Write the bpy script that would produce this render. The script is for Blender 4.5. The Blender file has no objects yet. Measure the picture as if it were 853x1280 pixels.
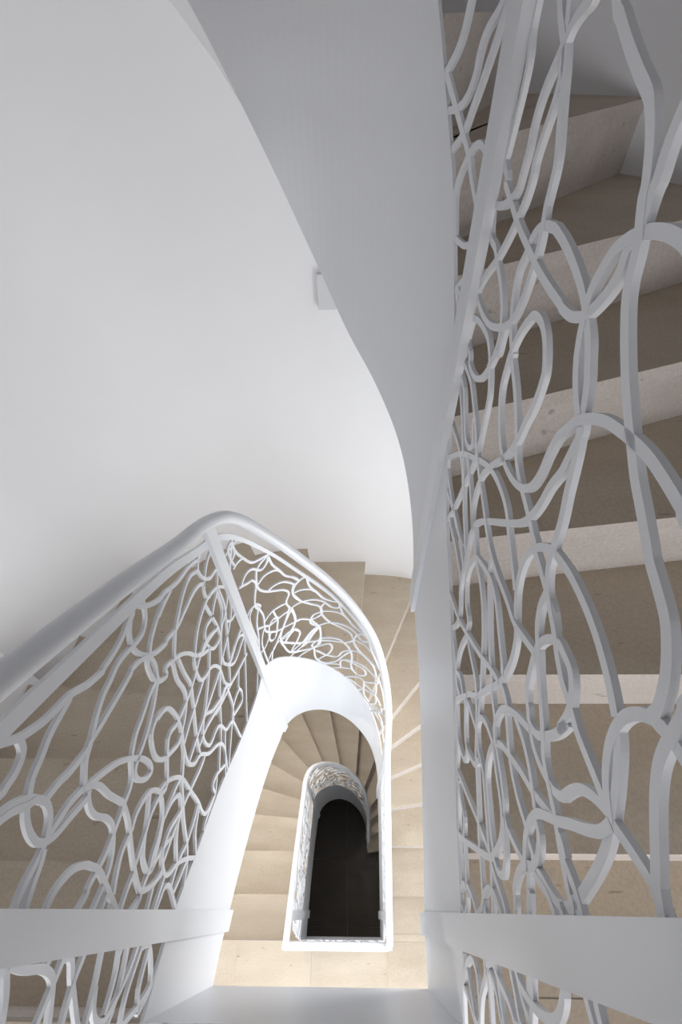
import bpy, bmesh, math, random
from mathutils import Vector, Matrix
scene = bpy.context.scene
COL = scene.collection

# ------------------------------------------------------------------ camera
cam_d = bpy.data.cameras.new('camera'); cam = bpy.data.objects.new('camera', cam_d); COL.objects.link(cam)
cam_d.sensor_fit = 'HORIZONTAL'; cam_d.sensor_width = 36.0; cam_d.lens = 555.0 / 853.0 * 36.0
cam_d.clip_start = 0.01; cam_d.clip_end = 60
cam.matrix_world = Matrix(((0.99966039, 0.01060937, 0.02380226, 0),
                           (0.00799745, 0.74440226, -0.66768355, 0),
                           (-0.02480215, 0.66764715, 0.7440646, 0), (0, 0, 0, 1)))
scene.camera = cam
# ------------------------------------------------------------------ world, exposure
scene.view_settings.view_transform = 'Standard'; scene.view_settings.look = 'None'
scene.view_settings.gamma = 1.0; scene.view_settings.use_curve_mapping = False
scene.view_settings.exposure = 0.28
w = bpy.data.worlds.new('sky'); scene.world = w; w.use_nodes = True
w.node_tree.nodes['Background'].inputs[0].default_value = (0.8, 0.88, 1.0, 1)
w.node_tree.nodes['Background'].inputs[1].default_value = 1.0

def area(name, loc, rot, sx, sy, power, col=(1, 1, 1)):
    d = bpy.data.lights.new(name, 'AREA'); d.shape = 'RECTANGLE'; d.size = sx; d.size_y = sy
    d.energy = power; d.color = col
    o = bpy.data.objects.new(name, d); COL.objects.link(o); o.location = loc; o.rotation_euler = rot
    return o
R90 = math.pi / 2
# fill lamps added at made-up windows outside the view: near wall (faces +Y), left wall (faces +X), right wall (faces -X)
area('window_light_bottom', (-0.09, -1.25, -5.2), (R90, 0, 0), 1.4, 1.3, 1.5)
area('window_light_lower', (-0.09, -1.25, -3.05), (R90, 0, 0), 1.4, 1.2, 21, (.88, .94, 1.0))
area('window_light_sill', (-0.09, -1.25, -.75), (R90, 0, 0), 1.4, .55, 14.5, (.95, .96, 1.0))
area('window_light_upper', (-0.09, -1.25, 3.0), (R90, 0, 0), 1.4, 1.4, 5, (.97, .93, 1.0))
area('window_light_left', (-1.21, -.5, -2.5), (0, -R90, 0), .9, .9, 9, (.9, .95, 1.0))
area('window_light_right', (1.03, .2, -2.07), (0, R90, 0), .8, .75, 19.5)
FILL_SPOTS = [(-.78, .95, -2.50, 7, 'small round downlight in the soffit over the lowest flight, left side'),
              (-.35, 1.42, -2.98, 7, 'small round downlight in the soffit over the lowest flight, far side')]  # spots made up to lift the treads below them

# ------------------------------------------------------------------ dimensions
WL, WR, A, S = 0.350, 0.171, 0.139, 0.65
H, RISE, Z0 = 2.77, 0.163, -1.14
OXC, ORX, ORY = -0.09, 1.12, 1.21            # stairwell wall
YN = -1.25
L1 = S + A
RAD = (WL + WR) / 2
UR = L1 + math.pi * RAD
UT = UR + L1
WD = WL + WR
def ip(tab, u):
    if u <= tab[0][0]: return tab[0][1]
    for (a, b), (c, d) in zip(tab, tab[1:]):
        if u <= c: return b + (d - b) * (u - a) / (c - a)
    return tab[-1][1]
def smooth(tab):
    xs = [a for a, b in tab]; out = []
    for i in range(len(tab) - 1):
        (x0, y0), (x1, y1) = tab[i], tab[i + 1]
        def sl(j):
            if j <= 0: return (tab[1][1] - tab[0][1]) / (tab[1][0] - tab[0][0])
            if j >= len(tab) - 1: return (tab[-1][1] - tab[-2][1]) / (tab[-1][0] - tab[-2][0])
            a = (tab[j][1] - tab[j - 1][1]) / (tab[j][0] - tab[j - 1][0]); b = (tab[j + 1][1] - tab[j][1]) / (tab[j + 1][0] - tab[j][0])
            return 0.5 * (a + b)
        m0, m1, h = sl(i), sl(i + 1), x1 - x0
        for q in range(6):
            t = q / 6
            out.append((x0 + h * t, (2*t**3 - 3*t*t + 1) * y0 + (t**3 - 2*t*t + t) * h * m0 + (-2*t**3 + 3*t*t) * y1 + (t**3 - t*t) * h * m1))
    out.append(tab[-1]); return out
def th(deg): return L1 + RAD * (math.pi - math.radians(deg))
E = UT + WD
# heights along the well edge (flight between the camera's landing and the one below)
BOT = smooth([(0, -1.566), (.074, -1.603), (.381, -1.849), (.595, -2.08), (.76, -2.31), (th(171), -2.40), (th(149), -2.53), (th(115), -2.742), (th(89), -2.91),
       (th(61), -3.11), (th(37), -3.30), (th(18), -3.54), (th(0), -3.80), (UT - .622, -3.912), (UT - .511, -3.974), (UT - .277, -4.154), (UT - .126, -4.273), (UT, -4.336)])
TOP = smooth([(0, -1.089), (.128, -1.142), (.238, -1.228), (.351, -1.313), (.562, -1.515), (.76, -1.66), (th(167), -1.69), (th(152), -1.765), (th(122), -1.99), (th(90), -2.228),
       (th(62), -2.445), (th(34), -2.72), (th(0), -3.13), (UT - .697, -3.345), (UT - .569, -3.442), (UT - .446, -3.528), (UT - .339, -3.616), (UT - .139, -3.746), (UT, -3.859)])
BOT_UP = smooth([(0, -1.566), (.074, -1.603), (.381, -1.849), (.595, -2.08), (.76, -2.29), (th(180), -2.34), (th(150), -2.54), (th(116.7), -2.75), (th(109), -2.82), (th(96), -2.95), (th(86), -3.056), (th(71), -3.206),
       (th(56), -3.313), (th(35), -3.473), (th(20), -3.64), (th(6), -3.82), (UT - .77, -3.86), (UT - .622, -3.904), (UT - .511, -3.969), (UT - .277, -4.154), (UT - .126, -4.273), (UT, -4.336)])
TOP_UP = smooth([(0, -1.089), (.128, -1.142), (.238, -1.228), (.351, -1.313), (.562, -1.515), (.76, -1.66), (th(150), -1.78), (th(120), -2.0), (th(90), -2.27), (th(60), -2.56), (th(40), -2.757), (th(34), -2.829),
       (th(29), -2.885), (th(24), -2.937), (th(19), -3.006), (th(0), -3.2), (UT - .697, -3.352), (UT - .569, -3.442), (UT - .446, -3.528), (UT - .339, -3.616), (UT - .139, -3.746), (UT, -3.859)])
RAIL = smooth([(0, -.30), (.263, -.467), (.374, -.54), (.612, -.70), (.74, -.805), (th(157), -.938), (th(133), -1.125), (th(110), -1.336), (th(85), -1.53),
        (th(63), -1.705), (th(45), -1.85), (th(31), -2.01), (th(10), -2.22), (UT - .69, -2.52), (UT - .44, -2.74), (UT - .139, -2.98), (UT, -3.07)])
HAND = smooth([(0, -.217), (.302, -.420), (.497, -.556), (.66, -.678), (.80, -.775), (.916, -.875), (th(130), -1.048), (th(108), -1.24), (th(86), -1.412),
        (th(63), -1.585), (th(42), -1.745), (th(24), -1.95), (th(5), -2.18), (UT - .69, -2.45), (UT - .44, -2.675), (UT - .139, -2.915), (UT, -3.005)])

class Path:
    """centre line of the well edge: left side, round end, right side, then across the landing edge"""
    def __init__(s, wr=WR):
        s.wr = wr; s.rad = (WL + wr) / 2; s.xc = (wr - WL) / 2
    def p(s, u, off=0.0):
        if u <= L1: return Vector((-WL - off, -A + u, 0))
        if u <= UR:
            t = math.pi * (1 - (u - L1) / (UR - L1)); r = s.rad + off
            return Vector((s.xc + r * math.cos(t), S + r * math.sin(t), 0))
        if u <= UT: return Vector((s.wr + off, S - (u - UR), 0))
        return Vector((s.wr - (u - UT) * (s.wr + WL) / WD, -A - off, 0))
    def n(s, u):
        if u <= L1: return Vector((-1, 0, 0))
        if u <= UR:
            t = math.pi * (1 - (u - L1) / (UR - L1)); return Vector((math.cos(t), math.sin(t), 0))
        if u <= UT: return Vector((1, 0, 0))
        return Vector((0, -1, 0))
MAIN = Path(); LOW = Path(0.135)

# ------------------------------------------------------------------ materials
def nt(name):
    m = bpy.data.materials.new(name); m.use_nodes = True; t = m.node_tree
    return m, t, t.nodes['Principled BSDF']
def paint(name, col, rough, bump=0.02, var=0.02, scale=30):
    m, t, b = nt(name)
    tc = t.nodes.new('ShaderNodeTexCoord'); nz = t.nodes.new('ShaderNodeTexNoise'); nz.inputs['Scale'].default_value = scale
    nz.inputs['Detail'].default_value = 4
    t.links.new(tc.outputs['Object'], nz.inputs['Vector'])
    r = t.nodes.new('ShaderNodeMix'); r.data_type = 'RGBA'
    r.inputs[6].default_value = (*[c * (1 - var) for c in col], 1); r.inputs[7].default_value = (*col, 1)
    t.links.new(nz.outputs['Fac'], r.inputs[0]); t.links.new(r.outputs[2], b.inputs['Base Color'])
    bp = t.nodes.new('ShaderNodeBump'); bp.inputs['Strength'].default_value = bump; bp.inputs['Distance'].default_value = 0.002
    t.links.new(nz.outputs['Fac'], bp.inputs['Height']); t.links.new(bp.outputs['Normal'], b.inputs['Normal'])
    b.inputs['Roughness'].default_value = rough
    return m
def stone(name, light, dark, rough=0.55):
    m, t, b = nt(name); L = t.links
    tc = t.nodes.new('ShaderNodeTexCoord'); oi = t.nodes.new('ShaderNodeObjectInfo')
    ad = t.nodes.new('ShaderNodeVectorMath'); ad.operation = 'MULTIPLY_ADD'
    L.new(oi.outputs['Random'], ad.inputs[0]); ad.inputs[1].default_value = (9, 7, 5); L.new(tc.outputs['Object'], ad.inputs[2])
    mp = t.nodes.new('ShaderNodeMapping'); mp.inputs['Scale'].default_value = (1.2, 4.0, 3.0); L.new(ad.outputs[0], mp.inputs['Vector'])
    big = t.nodes.new('ShaderNodeTexNoise'); big.inputs['Scale'].default_value = 2.5; big.inputs['Detail'].default_value = 6; L.new(mp.outputs[0], big.inputs['Vector'])
    mix = t.nodes.new('ShaderNodeMix'); mix.data_type = 'RGBA'; mix.inputs[6].default_value = (*dark, 1); mix.inputs[7].default_value = (*light, 1)
    rp = t.nodes.new('ShaderNodeMapRange'); rp.inputs[1].default_value = .3; rp.inputs[2].default_value = .7
    L.new(big.outputs['Fac'], rp.inputs[0]); L.new(rp.outputs[0], mix.inputs[0])
    fine = t.nodes.new('ShaderNodeTexNoise'); fine.inputs['Scale'].default_value = 160; fine.inputs['Detail'].default_value = 3; L.new(ad.outputs[0], fine.inputs['Vector'])
    m2 = t.nodes.new('ShaderNodeMix'); m2.data_type = 'RGBA'; m2.blend_type = 'MULTIPLY'; m2.inputs[0].default_value = 1
    fr = t.nodes.new('ShaderNodeMapRange'); fr.inputs[1].default_value = .3; fr.inputs[2].default_value = .7; fr.inputs[3].default_value = .88; fr.inputs[4].default_value = 1.06
    L.new(fine.outputs['Fac'], fr.inputs[0]); L.new(mix.outputs[2], m2.inputs[6]); L.new(fr.outputs[0], m2.inputs[7])
    # small dark fossils and pits
    pit = t.nodes.new('ShaderNodeTexNoise'); pit.inputs['Scale'].default_value = 14; pit.inputs['Detail'].default_value = 2; L.new(mp.outputs[0], pit.inputs['Vector'])
    pr = t.nodes.new('ShaderNodeMapRange'); pr.inputs[1].default_value = .70; pr.inputs[2].default_value = .76; L.new(pit.outputs['Fac'], pr.inputs[0])
    m3 = t.nodes.new('ShaderNodeMix'); m3.data_type = 'RGBA'; m3.inputs[7].default_value = (*[c * .45 for c in dark], 1)
    sc = t.nodes.new('ShaderNodeMath'); sc.operation = 'MULTIPLY'; sc.inputs[1].default_value = .6
    L.new(pr.outputs[0], sc.inputs[0]); L.new(sc.outputs[0], m3.inputs[0]); L.new(m2.outputs[2], m3.inputs[6])
    L.new(m3.outputs[2], b.inputs['Base Color'])
    bp = t.nodes.new('ShaderNodeBump'); bp.inputs['Strength'].default_value = .15; bp.inputs['Distance'].default_value = .001
    L.new(fine.outputs['Fac'], bp.inputs['Height']); L.new(bp.outputs['Normal'], b.inputs['Normal'])
    b.inputs['Roughness'].default_value = rough
    return m
WHITE = paint('white_lacquer', (.665, .675, .695), .38, .015, .015)
WALL = paint('white_plaster', (.885, .885, .895), .85, .05, .02, 8)
STONE = stone('beige_limestone', (.57, .485, .38), (.49, .405, .305))
LIT_STONE = stone('pale_sawn_limestone', (.70, .635, .585), (.60, .54, .49), .7)  # paler copy of the stone, carrying the light on upright faces
FLOOR = stone('dark_brown_stone', (.052, .038, .024), (.038, .028, .018), .45)
GROUT = paint('pale_grout', (.45, .40, .34), .9)
FRAME = paint('white_window_frame', (.8, .8, .8), .5)

# ------------------------------------------------------------------ mesh helpers
def mesh_obj(name, verts, faces, mat, parent=None, smooth_=False, off=None):
    me = bpy.data.meshes.new(name); me.from_pydata([tuple(v) for v in verts], [], faces); me.materials.append(mat)
    bm = bmesh.new(); bm.from_mesh(me); bmesh.ops.recalc_face_normals(bm, faces=bm.faces); bm.to_mesh(me); bm.free()
    if smooth_: me.polygons.foreach_set('use_smooth', [True] * len(me.polygons))
    return link(name, me, parent, off)
def link(name, me, parent=None, off=None):
    o = bpy.data.objects.new(name, me); COL.objects.link(o)
    if parent: o.parent = parent
    if off is not None: o.location = off
    return o
def empty(name, label, cat, loc, group=None):
    o = bpy.data.objects.new(name, None); COL.objects.link(o); o.location = loc; o.empty_display_size = .05
    o['label'] = label; o['category'] = cat
    if group: o['group'] = group
    return o
def tag(o, label, cat):
    o['label'] = label; o['category'] = cat; return o
def struct(o): o['kind'] = 'structure'; return o
def grid(rows, closed=True, caps=True):
    """rows: list of rings"""
    n = len(rows[0]); V = [v for r in rows for v in r]; F = []
    for i in range(len(rows) - 1):
        for j in range(n if closed else n - 1):
            k = (j + 1) % n
            F.append((i * n + j, i * n + k, (i + 1) * n + k, (i + 1) * n + j))
    if caps and closed:
        F.append(tuple(range(n - 1, -1, -1))); F.append(tuple(range((len(rows) - 1) * n, len(rows) * n)))
    return V, F
def prism(poly, z0, z1):
    n = len(poly); V = [(p[0], p[1], z0) for p in poly] + [(p[0], p[1], z1) for p in poly]
    F = [tuple(range(n - 1, -1, -1)), tuple(range(n, 2 * n))] + [(i, (i + 1) % n, n + (i + 1) % n, n + i) for i in range(n)]
    return V, F
def box(x0, x1, y0, y1, z0, z1): return prism([(x0, y0), (x1, y0), (x1, y1), (x0, y1)], z0, z1)
def join(parts):
    V, F = [], []
    for v, f in parts:
        b = len(V); V += list(v); F += [tuple(b + i for i in q) for q in f]
    return V, F
def us(u0, u1):
    """sample parameters between u0 and u1"""
    out = [u0]
    for a, b, st in ((0, L1, .03), (L1, UR, .012), (UR, UT, .03), (UT, E, .06)):
        lo, hi = max(a, u0), min(b, u1)
        if hi <= lo: continue
        n = max(1, int((hi - lo) / st))
        out += [lo + (hi - lo) * i / n for i in range(1, n + 1)]
    return out
def plate(path, u0, u1, zlo, zhi, o0, o1):
    """vertical band following the well edge, mitred at the landing corner"""
    rows = []
    for u in us(u0, u1):
        def q(off):
            if abs(u - UT) < 1e-6: return Vector((path.wr + off, -A - off, 0))
            if abs(u) < 1e-6: return Vector((-WL - off, -A - off, 0))
            if abs(u - E) < 1e-6: return Vector((-WL - off, -A - off, 0))
            return path.p(u, off)
        a, b = q(o0), q(o1); l, h = zlo(u), zhi(u)
        rows.append([(a.x, a.y, l), (b.x, b.y, l), (b.x, b.y, h), (a.x, a.y, h)])
    return grid(rows)
def tube(pts, r, seg=16):
    rows = []
    for i, p in enumerate(pts):
        a = pts[max(i - 1, 0)]; b = pts[min(i + 1, len(pts) - 1)]; t = (b - a).normalized()
        s = t.cross(Vector((0, 0, 1))).normalized(); up = s.cross(t)
        rows.append([tuple(p + s * (r * math.cos(2 * math.pi * k / seg)) + up * (r * math.sin(2 * math.pi * k / seg))) for k in range(seg)])
    return grid(rows)
def catmull(pts, sub=4):
    if len(pts) < 3: sub = 3
    P = [pts[0]] + list(pts) + [pts[-1]]; out = []
    for i in range(1, len(P) - 2):
        p0, p1, p2, p3 = P[i - 1], P[i], P[i + 1], P[i + 2]
        for q in range(sub):
            t = q / sub
            out.append(tuple(.5 * ((2 * p1[c]) + (-p0[c] + p2[c]) * t + (2 * p0[c] - 5 * p1[c] + 4 * p2[c] - p3[c]) * t * t + (-p0[c] + 3 * p1[c] - 3 * p2[c] + p3[c]) * t ** 3) for c in (0, 1)))
    out.append(tuple(pts[-1])); return out
BW, BT = .0084, .0054
def bar(flat, path, near=False, o=0.0):
    """one flat-cut bar of the lattice: (u, z) line swept with a rectangular section"""
    pts = [(flat[i], flat[i + 1]) for i in range(0, len(flat), 2)]
    closed = (abs(pts[0][0] - pts[-1][0]) + abs(pts[0][1] - pts[-1][1])) < 1e-4
    c = catmull(pts)
    d = [c[0]]
    for q in c[1:]:
        if math.hypot(q[0] - d[-1][0], q[1] - d[-1][1]) > .0025: d.append(q)
    rows = []
    for i, (u, z) in enumerate(d):
        a = d[max(i - 1, 0)]; b = d[min(i + 1, len(d) - 1)]
        if closed and i in (0, len(d) - 1): a, b = d[-2], d[1]
        du, dz = b[0] - a[0], b[1] - a[1]; l = math.hypot(du, dz) or 1
        nu, nz = -dz / l * BW / 2, du / l * BW / 2
        def pos(uu, zz, off):
            v = path.p(UT + uu if near else min(max(uu, 0), UT), off); return (v.x, v.y, zz)
        if near: nu = -nu
        rows.append([pos(u + nu, z + nz, o), pos(u - nu, z - nz, o), pos(u - nu, z - nz, o + BT), pos(u + nu, z + nz, o + BT)])
    return grid(rows)

# ------------------------------------------------------------------ lattice patterns, (distance along well edge, height) pairs
LEFT_BARS=[(0.2526,-0.4603,0.2607,-0.4764,0.2709,-0.4969,0.2833,-0.5121,0.2971,-0.5262,0.3164,-0.5402,0.3359,-0.5543,0.3569,-0.5798,0.3657,-0.5884,0.385,-0.6046,0.3896,-0.6041,0.4177,-0.6158,0.4456,-0.623,0.4697,-0.6229,0.4821,-0.6228,0.4971,-0.6227),
(0.2709,-0.4969,0.2627,-0.5118,0.2471,-0.5157,0.2323,-0.5118,0.2179,-0.5001,0.2122,-0.4343),
(0.3333,-0.5556,0.3304,-0.5564,0.3093,-0.5513,0.2864,-0.547,0.2642,-0.5481,0.2448,-0.5477,0.2284,-0.5537),
(0.2304,-0.5866,0.2484,-0.5993,0.2648,-0.6159,0.2928,-0.6354,0.3003,-0.6357,0.3241,-0.6471,0.351,-0.6586,0.3804,-0.6711,0.4137,-0.6837,0.4229,-0.6846,0.4444,-0.7028,0.4609,-0.7283,0.4615,-0.7597,0.4496,-0.781,0.4442,-0.7911),
(0.5252,-0.6394,0.5231,-0.645,0.5177,-0.6594,0.505,-0.6753,0.4813,-0.6808,0.4544,-0.6665,0.4357,-0.6521,0.4099,-0.6378,0.3804,-0.6332,0.3609,-0.6289,0.3302,-0.6319,0.3037,-0.639,0.2835,-0.6426,0.2718,-0.6497,0.2564,-0.6615),
(0.4993,-0.6231,0.4904,-0.6311,0.4808,-0.6304,0.4632,-0.6412,0.4514,-0.6601,0.4504,-0.6883,0.4636,-0.726,0.4817,-0.7535,0.5128,-0.7817,0.5167,-0.7799,0.5596,-0.8092,0.6086,-0.8261,0.6629,-0.8448,0.6972,-0.869,0.7139,-0.8928),
(0.5108,-0.6307,0.5134,-0.6485,0.5391,-0.6825,0.5614,-0.7025,0.5813,-0.7125,0.6027,-0.7321,0.6378,-0.7569,0.6765,-0.7763,0.7081,-0.7982,0.7346,-0.8193,0.761,-0.8152),
(0.566,-0.7202,0.5641,-0.7179,0.5265,-0.7152,0.4919,-0.7175,0.4693,-0.7263,0.4553,-0.728,0.4462,-0.7409,0.4403,-0.7669,0.4428,-0.7923,0.4658,-0.8218,0.4757,-0.8087,0.5,-0.8326,0.5272,-0.8652,0.5488,-0.9082,0.5588,-0.9412,0.5732,-0.9734,0.5941,-1.0032,0.615,-1.026),
(0.5985,-0.7319,0.5955,-0.7318,0.5628,-0.7223,0.5344,-0.7172),
(0.1982,-0.5189,0.2105,-0.5345,0.22,-0.557,0.2279,-0.571,0.2271,-0.5916,0.2174,-0.607,0.2036,-0.6144,0.1905,-0.6167,0.1776,-0.6148,0.1555,-0.6072,0.132,-0.6085,0.0963,-0.6307),
(0.2012,-0.5163,0.2132,-0.5285,0.2231,-0.5463,0.2276,-0.5628,0.228,-0.5841),
(0.2191,-0.5568,0.209,-0.5645,0.1989,-0.5794,0.1925,-0.5975,0.193,-0.6123,0.1992,-0.6276,0.2083,-0.6391,0.2224,-0.6528,0.2457,-0.6761,0.2548,-0.675),
(0.2008,-0.6175,0.2023,-0.6202,0.2184,-0.6303,0.2357,-0.6412,0.2504,-0.6564,0.255,-0.6628,0.2635,-0.6706),
(0.1871,-0.6197,0.1735,-0.6226,0.156,-0.623,0.1319,-0.6258,0.0961,-0.63),
(0.0906,-0.6588,0.1316,-0.668,0.1483,-0.6718,0.1626,-0.6838,0.1753,-0.7045,0.1806,-0.7325,0.1804,-0.7394,0.1778,-0.7702,0.169,-0.7945,0.1587,-0.8174,0.1436,-0.8521,0.1278,-0.8847),
(0.0859,-0.708,0.1311,-0.7429,0.1509,-0.7582,0.1591,-0.7578,0.1756,-0.7689,0.1942,-0.7797,0.2161,-0.7859,0.2405,-0.7916,0.2565,-0.7938,0.2792,-0.7994,0.2957,-0.7939,0.31,-0.7794,0.3202,-0.7728,0.3488,-0.7662,0.377,-0.7702,0.4138,-0.7738,0.4362,-0.7813,0.439,-0.7823),
(0.254,-0.6607,0.2639,-0.6765,0.2811,-0.7012,0.2997,-0.7327,0.3137,-0.7697,0.3241,-0.8155,0.3241,-0.8505,0.3144,-0.8641,0.3,-0.846,0.2945,-0.8174,0.3013,-0.8002,0.3184,-0.7969,0.3557,-0.8032,0.4003,-0.8011,0.4393,-0.7897),
(0.2564,-0.6615,0.2643,-0.6987,0.2598,-0.7373,0.2582,-0.7842,0.2553,-0.7948,0.2419,-0.8229,0.2247,-0.8462,0.2024,-0.874,0.18,-0.9066,0.1644,-0.9336,0.1597,-0.9517,0.1674,-0.9898,0.1812,-1.0214,0.192,-1.0352),
(0.2581,-0.6707,0.2389,-0.6919,0.2319,-0.7169,0.2337,-0.7491,0.2284,-0.7753,0.2164,-0.7894,0.196,-0.8033,0.1763,-0.8057,0.1605,-0.8019,0.1452,-0.7951,0.1287,-0.7872,0.0935,-0.7704),
(0.2231,-0.8433,0.2018,-0.8328,0.1766,-0.835,0.1525,-0.8426),
(0.1811,-0.9004,0.1784,-0.8991,0.1558,-0.8886,0.129,-0.8837),
(0.1302,-0.8838,0.1288,-0.9078,0.1431,-0.9382,0.1572,-0.9538,0.1419,-0.9438,0.1273,-0.9342,0.0876,-0.9205),
(0.2288,-0.847,0.2521,-0.8492,0.2761,-0.8664,0.2897,-0.8852,0.2954,-0.9182,0.2847,-0.9503,0.2635,-0.9684,0.2346,-0.9702,0.2092,-0.9646,0.1868,-0.963,0.1649,-0.952,0.1623,-0.9506),
(0.2876,-0.8836,0.2823,-0.8863,0.2519,-0.9021,0.2244,-0.9107,0.2009,-0.926,0.1863,-0.9533,0.1873,-0.9728,0.2053,-0.9896,0.2304,-1.0223,0.2387,-1.0416),
(0.1904,-0.8958,0.1963,-0.8971,0.2309,-0.9052,0.2604,-0.9103,0.2893,-0.9291,0.3135,-0.9516,0.3777,-0.9045,0.4153,-0.9318,0.4723,-0.957,0.5088,-0.9665,0.5732,-0.9734,0.6199,-0.9914,0.6782,-1.0497),
(0.4199,-0.8609,0.3976,-0.831,0.3652,-0.8259,0.343,-0.8555,0.3387,-0.8869,0.3498,-0.9206,0.3543,-0.9245,0.3812,-0.9607,0.4021,-0.9676),
(0.3928,-0.8325,0.4127,-0.8503,0.4236,-0.8781,0.4215,-0.9265,0.4061,-0.9679,0.3854,-1.0002,0.3686,-1.0448,0.3759,-1.0872,0.4016,-1.118,0.4186,-1.1806,0.4516,-1.2392,0.4661,-1.2865,0.457,-1.3319,0.4231,-1.3601,0.4093,-1.3716),
(0.497,-0.8352,0.4805,-0.8763,0.4775,-0.9296,0.4626,-0.9536,0.4337,-0.9667,0.4069,-0.9708,0.3806,-1.0043,0.3457,-1.0264,0.3381,-1.0313),
(0.514,-0.8549,0.5051,-0.9062,0.5007,-0.9569,0.4832,-0.9882,0.4549,-1.029,0.4242,-1.0722,0.4016,-1.118),
(0.5045,-0.8355,0.5484,-0.8049,0.5826,-0.7967,0.6306,-0.7923,0.675,-0.8014,0.7109,-0.8303,0.7325,-0.8165,0.7546,-0.8069),
(0.7127,-0.8288,0.7179,-0.8702,0.7455,-0.9166,0.7826,-0.9397,0.8227,-0.9646,0.9125,-0.9697),
(0.835,-0.887,0.832,-0.8872,0.7694,-0.876,0.7281,-0.8857,0.7036,-0.9014,0.7005,-0.9338,0.7333,-0.9588,0.7715,-0.9953,0.8092,-1.0655,0.7848,-1.0858,0.746,-1.0915,0.6933,-1.0909,0.6346,-1.1336),
(0.7005,-0.9338,0.6481,-0.9196,0.6025,-0.9217,0.555,-0.9402,0.5453,-0.9483,0.5328,-0.9806,0.5327,-1.0167,0.5561,-1.0451,0.5767,-1.0582,0.5991,-1.0932,0.611,-1.1413,0.6001,-1.2129,0.6174,-1.2662),
(0.8059,-0.9547,0.7557,-0.985,0.7099,-0.9894,0.6799,-0.9928,0.6436,-0.9716,0.6176,-0.9835,0.6161,-1.0251,0.6341,-1.0639,0.6743,-1.0884,0.6865,-1.0545,0.6839,-1.0002,0.6804,-0.9283),
(0.6865,-1.0545,0.6279,-1.0049,0.5857,-0.9815,0.5637,-0.9545),
(0.7536,-0.9867,0.7421,-1.0564,0.7016,-1.0778,0.6492,-1.1215,0.5656,-1.1791,0.5068,-1.2402,0.4655,-1.2746),
(0.7672,-0.9948,0.7653,-1.0005,0.7591,-1.0806,0.7186,-1.1408,0.668,-1.2102,0.6241,-1.2606,0.6202,-1.2651),
(0.6237,-1.2751,0.5915,-1.22,0.5565,-1.1988,0.5083,-1.1473,0.4766,-1.0923,0.4361,-1.1168,0.4357,-1.1765,0.4836,-1.2124,0.5006,-1.2454,0.5068,-1.3035,0.5439,-1.3557,0.5397,-1.4511,0.5378,-1.493),
(0.5412,-1.031,0.5382,-1.0309,0.4739,-1.0129,0.4365,-1.0032,0.3982,-0.9968,0.3893,-0.9953),
(0.6137,-1.0277,0.6112,-1.0293,0.5602,-1.0617,0.484,-1.0861,0.4349,-1.072,0.3717,-1.05),
(0.6089,-1.143,0.509,-1.1047,0.4743,-1.0847),
(0.6099,-1.2311,0.5482,-1.2057,0.461,-1.125,0.4193,-1.103,0.4114,-1.0988),
(0.5978,-1.2361,0.5968,-1.242,0.5824,-1.3238,0.5497,-1.3656,0.546,-1.3703),
(0.7705,-1.4009,0.6666,-1.3146,0.6237,-1.2751,0.5156,-1.1857,0.5149,-1.1767),
(0.7953,-1.3294,0.7793,-1.321,0.683,-1.2703,0.6409,-1.1789,0.6435,-1.1511,0.6441,-1.1451),
(0.6854,-1.331,0.6738,-1.3405,0.645,-1.3643,0.6493,-1.4107,0.6246,-1.431,0.5611,-1.3562),
(0.6496,-1.3768,0.5817,-1.3391,0.5158,-1.3646,0.4346,-1.396),
(0.461,-1.2664,0.4059,-1.3005),
(0.5017,-1.2947,0.4634,-1.3266,0.4299,-1.3806,0.4268,-1.3857),
(0.9003,-0.9493,0.8183,-1.0855,0.7842,-1.1422,0.7054,-1.1518,0.6386,-1.1427,0.6237,-1.1407),
(0.8129,-1.098,0.8162,-1.1156,0.7965,-1.1764,0.756,-1.1512,0.7357,-1.1132),
(0.8022,-1.2849,0.7671,-1.2636,0.7192,-1.2403,0.6725,-1.2205),
(0.8008,-1.339,0.7787,-1.2872,0.7415,-1.2527,0.6771,-1.2309,0.6471,-1.2002),
(0.8001,-1.338,0.7917,-1.3466,0.7433,-1.3953,0.6947,-1.4443,0.5976,-1.5423),
(0.2938,-0.924,0.3168,-0.9517,0.3336,-1.0029,0.336,-1.0439,0.3265,-1.1062,0.3179,-1.1727,0.305,-1.22,0.3097,-1.2545,0.3423,-1.289,0.3551,-1.3001,0.3673,-1.268,0.3962,-1.2883,0.4188,-1.3288,0.432,-1.3524),
(0.2639,-0.9787,0.2912,-0.9988,0.3084,-1.0312,0.2995,-1.0529,0.283,-1.0598,0.2499,-1.0212,0.2207,-1.0095,0.2034,-1.0184,0.1857,-1.0453,0.1886,-1.0734,0.2043,-1.1058,0.2161,-1.1605,0.2224,-1.2273),
(0.3367,-1.0285,0.3062,-1.0617,0.2754,-1.0952,0.2375,-1.1499,0.2166,-1.1677),
(0.2904,-1.0751,0.2531,-1.0509,0.2149,-1.0324,0.2014,-1.0259),
(0.4089,-1.1529,0.3788,-1.1394,0.2894,-1.0686,0.2469,-1.0696,0.2043,-1.1058),
(0.3162,-1.1742,0.2844,-1.1665,0.2424,-1.1458,0.2097,-1.115,0.173,-1.0994,0.1674,-1.0971),
(0.3146,-1.1817,0.3057,-1.183,0.2683,-1.1885,0.2428,-1.2101,0.2224,-1.2273),
(0.1654,-0.9957,0.1891,-1.0249,0.2062,-1.016),
(0.1864,-0.9725,0.2272,-0.9809,0.2639,-0.9787,0.305,-1.0001,0.3328,-1.0175),
(0.0919,-1.0088,0.1486,-1.048,0.1673,-1.061,0.1696,-1.0895,0.1496,-1.1323,0.1394,-1.154),
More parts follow.
